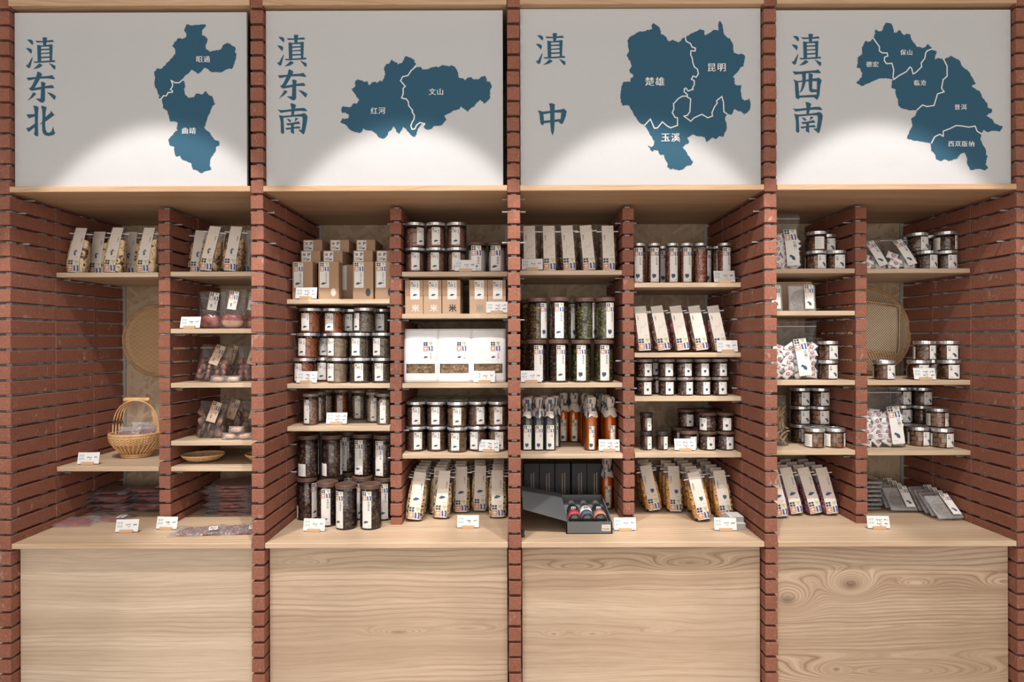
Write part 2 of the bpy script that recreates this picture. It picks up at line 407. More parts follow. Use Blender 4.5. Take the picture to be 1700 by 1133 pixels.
def link(name, me, parent=None, loc=(0, 0, 0), rot=(0, 0, 0), kind=None, label=None):
    o = bpy.data.objects.new(name, me); COL.objects.link(o); o.location = loc; o.rotation_euler = rot
    if parent: o.parent = parent
    if kind: o['kind'] = kind
    if label: o['label'] = label
    return o
LABELS = {}
def tag(o, label, cat, group=None):
    n = len(label.split())
    assert 4 <= n <= 16, (n, label)
    if label in LABELS: print('DUPLICATE', label)
    LABELS[label] = 1
    o['label'] = label; o['category'] = cat
    if group: o['group'] = group
    return o
def thing(name, parts, label, cat, group=None, loc=(0, 0, 0), rot=(0, 0, 0)):
    """an Empty with its parts; parts = [(name, mesh, {loc, rot, kind, label}, [subparts])]"""
    e = bpy.data.objects.new(name, None); COL.objects.link(e); e.location = loc; e.rotation_euler = rot
    e.empty_display_size = .02
    tag(e, label, cat, group)
    for p in parts:
        k = p[2] if len(p) > 2 else {}
        o = link(p[0], p[1], e, **k)
        if len(p) > 3:
            for q in p[3]: link(q[0], q[1], o, **(q[2] if len(q) > 2 else {}))
    return e
def one(name, me, label, cat, group=None, loc=(0, 0, 0), rot=(0, 0, 0)):
    o = link(name, me, None, loc, rot); tag(o, label, cat, group); return o
def struct(name, me): o = link(name, me); o['kind'] = 'structure'; return o

def X(px, Y): return (px - CX) / F * Y
def Z(py, Y): return CAMZ - (py - CY) / F * Y
def shelfz(py): return CAMZ - (py - CY) * 2.64 / F
# ------------------------------------------------------------------ structure
WB = 3.10
COUNTER = .702
PIL = [6, 427.2, 853.5, 1280, 1699]
PX = [(p - CX) / F * 2.4 for p in PIL]
DIVC = [272.5, 657, 1043.5, 1430.3]
DX = [(c - CX) / F * 2.64 for c in DIVC]
HW = .0247
PITCH, BH = .0612, .0512
GAP0 = 1.8383                      # height of one joint, the others follow from it
def rowz(k): return GAP0 + PITCH * k  # joint k; brick k lies between joint k and k+1

struct('floor', G().box(-4, 4, -4, 4.2, -.05, 0).mesh('floor', M_FLOOR))
struct('ceiling', G().box(-4, 4, -4, 4.2, 3.75, 3.8).mesh('ceiling', M_CEIL))
struct('wall_back', G().box(-4, 4, 4.1, 4.2, 0, 3.75).mesh('wall_back', M_WALL))

def brick_mesh(L, seed):
    rnd = random.Random(seed); bm = bmesh.new(); bmesh.ops.create_cube(bm, size=1)
    for v in bm.verts: v.co = Vector((v.co.x * .0494, v.co.y * L, v.co.z * BH))
    bmesh.ops.bevel(bm, geom=bm.edges[:], offset=.0016, segments=1, affect='EDGES')
    for v in bm.verts: v.co += Vector((rnd.uniform(-.0006, .0006), rnd.uniform(-.0008, .0008), rnd.uniform(-.0006, .0006)))
    v = [tuple(q.co) for q in bm.verts]; f = [[q.index for q in p.verts] for p in bm.faces]; bm.free()
    return mesh_from('brick', v, f, M_BRICK)
def cut_brick(L):
    me = G().bbox(-.0247, .0247, -L / 2, L / 2, 0, rowz(-18) - .0052 - COUNTER - .0006, .0016).mesh('brick', M_BRICK); return me
BR = {L: [brick_mesh(L, i + int(L * 1000)) for i in range(4)] for L in (.238, .214)}
CUT = {L: cut_brick(L) for L in (.238, .214)}
rb = random.Random(3)
def upright(name, label, cx, k0, k1, ys, group, zlow=None, pins=()):
    e = bpy.data.objects.new(name, None); COL.objects.link(e); e.location = (cx, ys[0][0], 0)
    tag(e, label, 'brick pillar' if len(ys) > 2 else 'brick divider', group)
    sp = G(); y00 = ys[0][0]
    for k in range(k0, k1):
        z = (rowz(k) + rowz(k + 1)) / 2
        if zlow is not None and z - BH / 2 < zlow:
            for (y0, L) in ys: link('brick', CUT[L], e, (0, y0 - y00 + L / 2 + .0005, zlow + .0005))
            sp.box(-.011, .011, .03, .054, rowz(k + 1) - .0052, rowz(k + 1) + .0052); continue
        for (y0, L) in ys:
            link('brick', rb.choice(BR[L]), e, (rb.uniform(-.0012, .0012), y0 - y00 + L / 2 + rb.uniform(0, .0014) + .0005, z + rb.uniform(-.0005, .0005)),
                 (rb.uniform(-.004, .004), 0, rb.uniform(-.004, .004) + (PI if rb.random() < .5 else 0)))
        for (y0, L) in ys:
            for t in (.16, .84):
                yy = y0 - y00 + L * t
                if L == .238 or t < .5:
                    if zlow is None or z + BH / 2 > zlow: 
                        zz = rowz(k + 1); sp.box(-.011, .011, yy - .012, yy + .012, zz - .0052, zz + .0052)
    link('spacer', sp.mesh('spacer', M_STEEL), e, kind='stuff')
    pm = G()
    pm.tube([(-HW - .0225, 0, 0), (HW + .0225, 0, 0)], .0034, 8)
    pmesh = pm.mesh('support_pin', M_STEEL)
    for z, y in pins: link('support_pin', pmesh, e, (0, y - y00, z))
    return e
YP = [(2.40, .238), (2.64, .238), (2.88, .214)]
YD = [(2.64, .238), (2.88, .214)]
kk = range(-30, 17)
shelves = {  # bay: left column front-edge pixel rows, right column rows
    0: ([450, 773], [449, 544, 634.3, 730.5, 773.5]),
    1: ([495.5, 636, 707.3], [450.3, 520.3, 636, 753.3]),
    2: ([448.6, 636, 754], [469.7, 586.3, 659.2, 753]),
    3: ([447, 517.3, 633.2, 749.3], [447.2, 633.5, 750.3]),
}
def pinrows(rows):
    out = []
    for py in rows:
        z = shelfz(py) - .024; k = round((z - GAP0) / PITCH); out += [(rowz(k), 2.70), (rowz(k), 2.97)]
    return sorted(set(out))
names = ['leftmost', 'second', 'middle', 'fourth', 'rightmost']
for i, cx in enumerate(PX):
    rows = (shelves[i - 1][1] if i else []) + (shelves[i][0] if i < 4 else [])
    pins = pinrows(rows) + [(rowz(3), 2.455), (rowz(1), 2.47), (rowz(4), 2.5)]
    pins = [p for p in pins]
    lab = {0: 'full-height red brick pillar at the left edge, loose bricks on steel spacers',
           1: 'full-height red brick pillar left of the kraft boxes, between first and second banners',
           2: 'full-height red brick pillar in the middle, seen exactly end on',
           3: 'full-height red brick pillar between the third and fourth banners',
           4: 'full-height red brick pillar at the right edge, beyond the sugar jars'}[i]
    upright('brick_pillar', lab, cx, -30, 17, YP, 'full-height brick pillars', pins=sorted(set(pins)))
for i, cx in enumerate(DX):
    lab = {0: 'short brick divider beside the handled bamboo basket under the first banner',
           1: 'short brick divider beside the white paper pouches under the second banner',
           2: 'short brick divider right of the paper-wrapped bottles under the third banner',
           3: 'short brick divider left of the round open-weave basket under the fourth banner'}[i]
    pins = pinrows(shelves[i][0] + shelves[i][1]) + [(rowz(3), 2.70)]
    upright('brick_divider', lab, cx, -19, 4, YD, 'short brick dividers', zlow=COUNTER, pins=sorted(set(pins)))

ordn = ['first', 'second', 'third', 'fourth', 'fifth', 'sixth', 'seventh', 'eighth', 'ninth', 'tenth', 'eleventh', 'twelfth']
BAY = ['first', 'second', 'third', 'fourth']
def board(name, mats, x0, x1, y0, y1, z0, z1, label, cat, group, c=.0015):
    me = G().bbox(0, x1 - x0, 0, y1 - y0, 0, z1 - z0, c).mesh(name, mats)
    return one(name, me, label, cat, group, (x0, y0, z0))
# back boards, corner posts, ledges, top boards, counters, cabinet fronts
for b in range(4):
    xl, xr = PX[b] + HW + .003, PX[b + 1] - HW - .003
    board('back_panel', M_OSB, PX[b] + .0015, PX[b + 1] - .0015, WB, WB + .018, .1, 2.9, f'strand board back panel closing the {BAY[b]} bay from the left', 'back panel', 'strand board back panels')
    for x, sd in ((xl + .001, 'left'), (xr - .015, 'right')):
        one('corner_strip', G().box(0, .012, 0, .004, COUNTER + .001, 2.09).mesh('corner_strip', M_STEEL),
            f'grey steel strip in the {sd} back corner of the {BAY[b]} bay', 'steel strip', 'steel corner strips', (x, WB - .006, 0))
    board('display_ledge', M_LEDGE, xl - .002, xr + .002, 2.398, WB - .002, 2.094, 2.1165, f'wide wooden ledge directly under the {BAY[b]} banner from the left', 'ledge', 'ledges under the banners')
    board('top_board', M_LEDGE, xl - .002, xr + .002, 2.395, WB - .002, 2.829, 2.856, f'wooden top board running above the {BAY[b]} banner from the left', 'top board', 'top boards above the banners')
    board('countertop', M_COUNT, xl - .001, xr + .001, 2.402, WB - .002, COUNTER - .021, COUNTER,
          ['elm countertop below the leftmost bay with red vacuum packs', 'elm countertop carrying the brown-lidded tall jars of the second bay',
           'elm countertop carrying the open black gift box', 'elm countertop at far right carrying the sugar disc packs'][b], 'countertop', 'elm countertops')
    e = bpy.data.objects.new('cabinet_front', None); COL.objects.link(e); e.location = (xl, 2.442, 0)
    tag(e, ['pale straight-grained wooden cabinet front at far left', 'honey coloured wooden cabinet front with one knot ring near bottom',
            'wooden cabinet front with dark upper board and row of small knots', 'strongly figured wooden cabinet front with swirling knots at far right'][b], 'cabinet front', 'wooden cabinet fronts')
    ms = M_PAN[b]
    cuts = {0: [.675, .05], 1: [.675, .05], 2: [.675, .497, .05], 3: [.675, .352, .05]}[b]
    for j in range(len(cuts) - 1):
        me = G().bbox(.002, xr - xl - .002, 0, .02, cuts[j + 1] + .0002, cuts[j] - .0002, .0005).mesh('plank', ms[min(j, len(ms) - 1)])
        link('plank', me, e)
    struct('baseboard_%s' % ['left', 'second', 'third', 'right'][b], G().box(xl, xr, 2.47, 2.49, 0, .05).mesh('baseboard', M_WALL))
# shelves
for b in range(4):
    xl, xr = PX[b] + HW, PX[b + 1] - HW
    for side in (0, 1):
        x0, x1 = (xl + .002, DX[b] - HW - .002) if side == 0 else (DX[b] + HW + .002, xr - .002)
        rows = shelves[b][side]; sd = 'left' if side == 0 else 'right'
        for j, py in enumerate(rows):
            z = shelfz(py)
            board('shelf', M_SHELF, x0, x1, 2.642, WB - .004, z - .0205, z,
                  f'wooden shelf, {ordn[j]} from top, {sd} column of the {BAY[b]} bay', 'shelf', 'wooden shelves')

# ------------------------------------------------------------------ flat print
_gl = {}
def glyph(ch, bold=0.):
    if ch not in _gl:
        c = bpy.data.curves.new('g', 'FONT'); c.body = ch; c.size = 1; c.resolution_u = 1; c.offset = bold
        o = bpy.data.objects.new('g', c); COL.objects.link(o)
        dg = bpy.context.evaluated_depsgraph_get(); dg.update()
        m = bpy.data.meshes.new_from_object(o.evaluated_get(dg))
        vs = [(v.co.x, v.co.y) for v in m.vertices]; fs = [tuple(p.vertices) for p in m.polygons]
        xs = [v[0] for v in vs]; ys = [v[1] for v in vs]
        cx_, cy_ = (min(xs) + max(xs)) / 2, (min(ys) + max(ys)) / 2
        _gl[ch] = ([(x - cx_, y - cy_) for x, y in vs], fs)
        bpy.data.objects.remove(o); bpy.data.curves.remove(c); bpy.data.meshes.remove(m)
    return _gl[ch]
class P2:
    """flat print: polygons with material numbers, y up"""
    def __init__(s): s.v = []; s.f = []; s.mi = []; s.d = []; s.k = 0
    def poly(s, pts, mi):
        s.k += 1; s.d += [.00009 * (s.k % 7)] * len(pts)
        t = tessellate_polygon([[Vector((x, y, 0)) for x, y in pts]]); o = len(s.v)
        s.v += list(pts)
        for a, b, c in t:
            A, B, Cc = pts[a], pts[b], pts[c]
            if (B[0] - A[0]) * (Cc[1] - A[1]) - (B[1] - A[1]) * (Cc[0] - A[0]) < 0: b, c = c, b
            s.f.append((a + o, b + o, c + o)); s.mi.append(mi)
        return s
    def rect(s, x0, x1, y0, y1, mi): return s.poly([(x0, y0), (x1, y0), (x1, y1), (x0, y1)], mi)
    def text(s, ch, cx, cy, size, mi, sx=1.):
        v, f = glyph(ch); o = len(s.v); s.v += [(cx + x * size * sx, cy + y * size) for x, y in v]; s.d += [0] * len(v)
        s.f += [tuple(i + o for i in q) for q in f]; s.mi += [mi] * len(f)
        return s
    def vtext(s, st, cx, y, size, mi, gap=1.12):
        for ch in st: s.text(ch, cx, y - size / 2, size, mi); y -= size * gap
        return s
    def line(s, pts, wd, mi):
        for a, b in zip(pts[:-1], pts[1:]):
            dx, dy = b[0] - a[0], b[1] - a[1]; L = math.hypot(dx, dy) or 1
            nx, ny = -dy / L * wd / 2, dx / L * wd / 2; ex, ey = dx / L * wd * .4, dy / L * wd * .4
            s.poly([(a[0] + nx - ex, a[1] + ny - ey), (a[0] - nx - ex, a[1] - ny - ey), (b[0] - nx + ex, b[1] - ny + ey), (b[0] + nx + ex, b[1] + ny + ey)], mi)
        return s

# ------------------------------------------------------------------ banners
def seg(o, pts): return [(o[0] + x / o[2], o[1] + y / o[2]) for x, y in pts]
A1, A2 = (250, 30, 8.093), (250, 130, 7.08)
M1a = seg(A1, [(470,130),(490,75),(520,70),(550,85),(600,80),(680,72),(745,68),(760,95),(735,120),(705,155),(705,215),(735,220),(775,260),(772,310),(755,350),(755,395),(800,430),(840,432),(890,418),(955,412),(975,370),(1005,335),(1050,320),(1095,345),(1140,370),(1155,400),(1145,440),(1165,470),(1160,530),(1140,590),(1125,640),(1105,670),(1060,665),(1010,685),(960,715),(900,712),(840,712),(800,695),(775,670),(735,655),(700,695),(655,735),(620,715),(560,680),(520,730),(460,775),(420,830),(380,858),(345,850),(300,822),(290,830),(305,870),(300,920),(285,950),(305,975),(255,985),(225,1030),(180,1030),(150,1080),(130,1085),(125,1020),(95,950),(70,900),(65,830),(75,780),(60,720),(100,660),(140,665),(175,650),(240,580),(300,520),(345,465),(345,400),(305,365),(330,320),(390,255),(430,262),(470,255),(495,235),(490,190),(462,150)])
M1b = seg(A2, [(145,240),(160,200),(205,195),(230,155),(270,150),(245,130),(265,80),(262,35),(270,25),(310,42),(350,40),(390,15),(415,45),(415,85),(400,120),(415,180),(455,218),(515,212),(545,165),(590,172),(630,172),(660,135),(695,185),(730,195),(750,240),(768,290),(730,320),(710,380),(685,430),(665,490),(650,545),(630,570),(665,595),(700,620),(718,655),(750,690),(760,712),(800,720),(822,750),(815,778),(780,785),(770,850),(740,890),(710,935),(700,1000),(720,1060),(660,1075),(600,1100),(570,1080),(540,1065),(505,1060),(490,1010),(480,980),(430,955),(380,945),(355,895),(310,905),(290,860),(285,790),(230,768),(220,700),(265,655),(290,625),(325,600),(315,570),(330,515),(290,492),(235,490),(225,430),(205,370),(155,335),(150,280)])
L1 = [seg(A1, [(135,1085),(170,1050),(185,1030),(225,1030),(250,985),(305,985),(310,965),(280,945),(305,910),(310,870),(290,825),(345,855),(400,855),(440,820)])]
B1, B2 = (560, 85, 7.55), (660, 85, 7.55)
M2a = seg(B1, [(45,885),(70,830),(110,840),(140,835),(155,795),(115,762),(65,762),(60,730),(75,685),(110,685),(150,695),(180,690),(210,650),(260,645),(282,610),(255,570),(215,505),(185,465),(240,430),(230,380),(265,348),(310,358),(350,378),(390,370),(408,425),(455,378),(485,375),(500,392),(540,362),(572,372),(600,320),(615,280),(598,235),(598,190),(620,158),(660,150),(685,100),(720,120),(755,135),(775,160),(830,130),(850,75),(870,55),(905,70),(950,90),(985,110),(978,135),(998,160),(960,200),(925,245),(895,300),(830,310),(800,370),(835,410),(865,437),(838,460),(830,520),(835,565),(810,580),(840,600),(880,605),(905,640),(910,680),(965,730),(955,755),(975,800),(972,850),(950,890),(930,930),(945,975),(965,980),(1000,920),(1040,890),(1060,900),(1040,940),(1020,960),(1000,1040),(975,1070),(945,1060),(890,1000),(835,940),(810,985),(790,1030),(750,1005),(735,960),(712,935),(690,975),(650,1005),(640,1045),(600,1080),(570,1090),(520,1065),(490,1020),(440,985),(370,980),(335,960),(310,1010),(270,1015),(180,985),(140,945),(105,905)])
M2b = seg(B2, [(240,190),(300,190),(325,228),(405,215),(430,200),(500,185),(515,200),(560,175),(600,172),(650,185),(690,170),(720,190),(755,225),(770,290),(775,325),(820,335),(860,360),(885,325),(935,322),(955,345),(1020,352),(1065,315),(1115,310),(1130,375),(1170,385),(1190,440),(1170,490),(1165,590),(1130,630),(1095,655),(1075,625),(1035,610),(1000,645),(965,695),(930,710),(890,755),(855,730),(800,690),(775,725),(700,745),(650,775),(595,800),(620,860),(580,900),(560,925),(470,930),(430,970),(390,985),(350,965),(330,930),(350,905),(290,890),(250,920),(225,970),(190,975),(175,930),(195,880),(220,800),(200,740),(150,680),(145,630),(120,595),(60,580),(80,530),(80,460),(108,437),(48,365),(75,315),(140,300),(180,240)])
L2 = [seg(B2, [(245,185),(180,240),(140,300),(75,315),(48,365),(108,437),(80,460),(80,530),(60,580),(120,595),(145,630),(150,680),(200,740),(190,755),(220,800),(215,850),(195,880),(175,930),(190,975),(225,970),(250,920),(290,890),(350,905),(335,930)])]
C1, C2, C3, C4 = (1025, 30, 9.44), (1125, 30, 9.44), (1125, 130, 7.08), (1025, 140, 7.55)
M3 = seg(C1, [(175,350),(205,300),(290,250),(360,215),(420,210),(560,172),(550,110),(575,82),(640,120),(680,165),(700,215),(695,250),(740,275),(790,325),(815,375),(870,345),(920,365),(970,390),(1055,310)]) + \
    seg(C2, [(150,295),(235,240),(300,220),(370,180),(430,205),(440,280),(500,250),(590,190),(650,205),(650,120),(670,45),(710,100),(730,200),(745,270),(800,320),(830,320),(850,370),(885,430),(880,470),(895,555),(960,575),(1010,565),(1070,610),(1055,670),(1040,735),(1055,760),(990,785),(970,830),(880,930),(905,960),(900,1040),(950,1065),(1010,1055)]) + \
    seg(C3, [(755,110),(750,140),(765,245),(790,268),(850,245),(868,320),(850,380),(790,435),(760,400),(715,390),(675,365),(640,435),(585,425),(565,470),(580,550),(580,610),(540,695),(495,685),(455,720),(420,700),(345,755),(320,695),(260,690),(175,665),(120,705),(140,760),(65,810),(110,870),(150,940),(188,990),(165,1030),(110,1030),(60,1080),(10,1085)]) + \
    seg(C4, [(760,1075),(700,1060),(680,1075),(630,1040),(640,1000),(610,950),(590,910),(590,885),(540,890),(510,830),(470,825),(440,845),(390,768),(430,790),(465,760),(470,710),(430,650),(380,560),(345,510),(295,490),(225,400),(165,290),(140,262),(75,270),(52,210),(45,130),(58,40)]) + \
    seg(C1, [(75,1070),(115,1000),(215,1000),(215,950),(262,930),(250,880),(205,860),(205,800),(235,770),(220,700),(195,660),(160,590),(200,510),(180,460),(180,400)])
L3 = [seg(C2, [(130,300),(145,370),(215,410),(235,460),(290,480),(285,525),(220,520),(215,580),(240,640),(250,710),(270,770),(320,810),(335,880),(300,935),(255,915),(225,965),(270,990),(270,1050),(240,1110)]) +
      seg(C3, [(190,135),(130,155),(105,120),(85,130),(85,165),(120,195),(120,225),(160,250),(155,310),(150,400),(120,440),(80,450),(160,510),(200,470),(290,430),(360,470),(415,450),(410,410),(440,340),(470,300),(465,270),(525,220),(545,290),(550,400),(585,425)]),
      seg(C3, [(120,215),(60,215)]) + seg(C4, [(820,155),(770,185),(710,250),(715,310),(695,360),(730,420),(760,425),(760,520),(670,550),(620,520),(570,475),(510,550),(470,555),(420,440),(350,515)])]
E1, E2, E3 = (1415, 30, 8.713), (1475, 100, 5.965), (1260, 0, 3.434)
M4 = seg(E1, [(315,290),(345,240),(335,205),(345,180),(400,205),(440,195),(490,85),(580,90),(605,160),(610,225),(660,225),(680,190),(710,200),(750,260),(790,240),(845,245),(850,290),(900,370),(940,425),(1020,450),(1070,430),(1100,390),(1160,445),(1150,475),(1230,490),(1215,560),(1200,625),(1240,595),(1300,600)]) + \
    seg(E3, [(1062,345),(1095,325),(1140,345),(1170,395)]) + \
    seg(E2, [(735,70),(800,125),(840,190),(870,245),(830,265),(870,300),(910,320),(930,370),(985,440),(985,480),(1030,495),(1025,530),(975,560),(1020,590),(1060,640),(1140,670),(1105,720),(1040,710),(985,725),(945,700),(925,740),(915,800),(965,890),(970,940),(985,970),(965,1040),(990,1080),(960,1105),(900,1085),(815,1100),(780,1030),(785,985),(760,925),(720,940),(680,985),(600,1010),(560,990),(520,1008),(475,990),(465,940),(425,900),(425,830),(380,825),(330,815),(240,800),(185,785),(210,720),(240,670),(230,590),(270,560),(290,510),(210,505),(150,490),(105,460),(100,400),(80,350),(75,300),(35,280),(40,215),(53,202)]) + \
    seg(E1, [(500,885),(400,885),(300,930),(210,970),(140,1000),(70,950),(90,925),(150,860),(155,800),(135,790),(125,735),(70,725),(95,660),(80,590),(150,540),(150,440),(205,340),(250,355),(300,320)])
L4 = [seg(E1, [(310,300),(350,360),(400,430),(400,490),(440,520),(510,520),(520,565),(475,580),(470,630),(500,675),(580,670),(605,760),(595,870),(605,905),(680,850),(790,790),(840,725),(865,745),(885,825),(930,800),(1010,720),(1005,665),(1055,600),(1070,520),(1090,490),(1155,465)]),
      seg(E2, [(550,0),(585,70),(585,170),(545,205),(530,290),(555,325),(490,345),(455,460),(385,470),(340,455),(285,505)]),
      seg(E2, [(430,830),(460,770),(510,745),(545,765),(545,715),(610,690),(670,660),(720,662),(800,675),(860,665),(880,715),(925,745)])]
T = {}
T['滇'] = (18.88, [[(125,150),(250,150),(300,190),(320,240),(295,325)], [(85,415),(180,420),(250,445),(280,490),(250,600)],
    [(295,690),(285,780),(225,1000),(205,1045),(160,1045),(110,1000),(90,950),(150,945)],
    [(385,190),(620,200),(930,165),(965,230),(440,245)], [(610,95),(680,80),(755,95),(735,190),(720,330),(630,330),(625,200)],
    [(445,320),(560,340),(565,845),(460,845)], [(445,320),(620,340),(900,300),(920,320),(900,370),(560,378)], [(820,320),(925,310),(905,820),(835,820)],
    [(560,450),(835,435),(835,480),(560,490)], [(560,575),(835,555),(835,595),(560,605)], [(560,695),(835,680),(835,725),(560,738)],
    [(325,840),(460,840),(985,800),(1010,855),(400,885),(360,880)], [(510,900),(600,945),(600,975),(500,1040),(315,1080),(420,990)], [(805,885),(1010,975),(1010,1050),(985,1095),(930,1050)]])
T['东'] = (18.88, [[(105,270),(390,250),(590,230),(780,220),(910,190),(995,300),(970,320),(780,295),(540,300),(360,315),(165,360)],
    [(450,80),(520,100),(595,155),(560,230),(510,330),(350,600),(380,590),(570,555),(570,635),(400,660),(260,685),(175,610),(240,570),(290,500),(370,330),(410,240)],
    [(555,410),(620,400),(700,440),(680,540),(680,980),(640,1040),(590,1060),(540,1040),(385,930),(545,925),(560,640),(570,520)],
    [(670,540),(910,505),(940,530),(970,600),(670,602)], [(305,740),(350,740),(410,780),(300,890),(135,995),(230,880),(285,790)], [(745,725),(880,760),(1020,845),(1015,900),(975,970)]])
T['北'] = (18.88, [[(310,95),(400,95),(480,140),(460,300),(455,600),(465,1045),(430,1050),(370,1030),(330,975),(355,900),(365,600),(355,300),(340,180)],
    [(100,365),(360,355),(365,430),(240,465),(170,490)], [(95,800),(200,770),(375,645),(375,755),(160,915)],
    [(565,105),(640,100),(735,150),(700,260),(690,460),(680,700),(695,840),(730,920),(780,945),(880,915),(935,745),(960,880),(1000,950),(940,1010),(800,1045),(680,1020),(620,960),(595,850),(590,650),(605,450),(595,250)],
    [(865,250),(970,375),(950,405),(680,600),(500,695),(580,620),(680,470),(860,310)]])
T['南'] = (18.88, [[(95,285),(180,310),(350,305),(520,280),(650,265),(760,250),(940,245),(1025,330),(1000,350),(800,335),(500,350),(190,395)],
    [(495,95),(600,110),(680,160),(640,260),(600,490),(525,490),(530,260)], [(135,470),(275,490),(285,700),(300,1020),(255,1065),(195,1010),(195,700),(170,560)],
    [(265,490),(520,475),(700,450),(850,430),(930,405),(1000,450),(1035,530),(1020,640),(970,900),(930,1050),(900,1075),(740,930),(850,925),(885,600),(870,520),(700,510),(275,548)],
    [(375,580),(450,590),(520,640),(485,700)], [(655,545),(745,575),(635,675)], [(360,725),(480,720),(760,665),(805,745),(600,760),(410,790)],
    [(325,875),(500,855),(770,815),(825,885),(600,890),(380,930)], [(510,720),(610,720),(600,880),(615,1060),(560,1040),(500,1000),(520,880)]])
T['中'] = (17.43, [[(440,120),(520,108),(615,140),(605,350),(605,700),(590,920),(545,1050),(500,920),(480,700),(480,350),(470,200)],
    [(120,310),(270,355),(290,500),(300,690),(265,755),(205,710),(185,600),(170,420)], [(180,345),(270,355),(480,330),(800,290),(870,265),(955,340),(880,390),(600,378),(275,428)],
    [(800,290),(870,265),(955,345),(930,480),(850,690),(795,715),(730,655),(780,570),(800,400)], [(285,620),(480,600),(790,565),(790,645),(600,650),(295,690)]])
T['西'] = (18.88, [[(135,140),(300,155),(600,130),(870,110),(930,80),(1025,190),(980,205),(700,190),(400,225),(200,245)],
    [(155,395),(300,450),(315,600),(345,1005),(310,1015),(230,980),(215,800),(200,480)], [(280,450),(440,430),(740,375),(890,360),(950,345),(1035,420),(900,455),(740,450),(540,465),(310,490)],
    [(890,360),(950,345),(1040,420),(1000,600),(970,900),(905,1040),(800,960),(885,880),(895,600)], [(330,905),(600,890),(895,875),(880,955),(600,960),(335,970)],
    [(420,215),(545,205),(540,460),(500,620),(430,760),(340,830),(400,700),(440,500),(435,300)], [(640,185),(770,240),(750,380),(745,700),(895,715),(895,790),(720,805),(660,760),(640,600),(635,300)]])
def jag(pts, amp=.8, seed=1):
    r = random.Random(seed); out = []
    for a, b in zip(pts, pts[1:] + pts[:1]):
        out.append(a); dx, dy = b[0] - a[0], b[1] - a[1]; L = math.hypot(dx, dy)
        if L > 2.2:
            n = 2 if L < 4 else (3 if L < 8 else 5)
            for i in range(1, n):
                k = r.uniform(-amp, amp); t = i / n
                out.append((a[0] + dx * t - dy / L * k, a[1] + dy * t + dx / L * k))
    return out
YB = 2.424
BAN = [
    ((18, 411, 18.5, 307), [('滇', 40, 55), ('东', 40, 112), ('北', 40, 168)], [M1a, M1b], L1, [('昭通', 339, 97, 11.5), ('曲靖', 315, 215.5, 11.5)],
     'leftmost white banner, blue two-part map shaped like a hook', 'leftmost'),
    ((436, 836, 16.5, 307), [('滇', 457, 52), ('东', 457, 109.5), ('南', 457, 165)], [M2a, M2b], L2, [('红河', 629, 183, 12), ('文山', 725.5, 152, 12)],
     'white banner above the kraft boxes, blue map of two regions side by side', ''),
    ((863, 1264, 14.5, 306), [('滇', 886.5, 50.5), ('中', 887, 165)], [M3], L3, [('楚雄', 1088, 136, 15.5), ('昆明', 1191, 113, 15), ('玉溪', 1114, 229, 15.5)],
     'white banner with two spaced characters and blue map of three regions', ''),
    ((1289, 1681, 18, 307), [('滇', 1311, 53), ('西', 1310, 112), ('南', 1312, 165.5)], [M4], L4,
     [('德宏', 1449, 108.5, 10), ('保山', 1505.5, 89, 10), ('临沧', 1528, 139.5, 10), ('普洱', 1595, 180, 10), ('西双版纳', 1596, 241, 10.4)],
     'rightmost white banner with blue map of five regions', 'rightmost'),
]
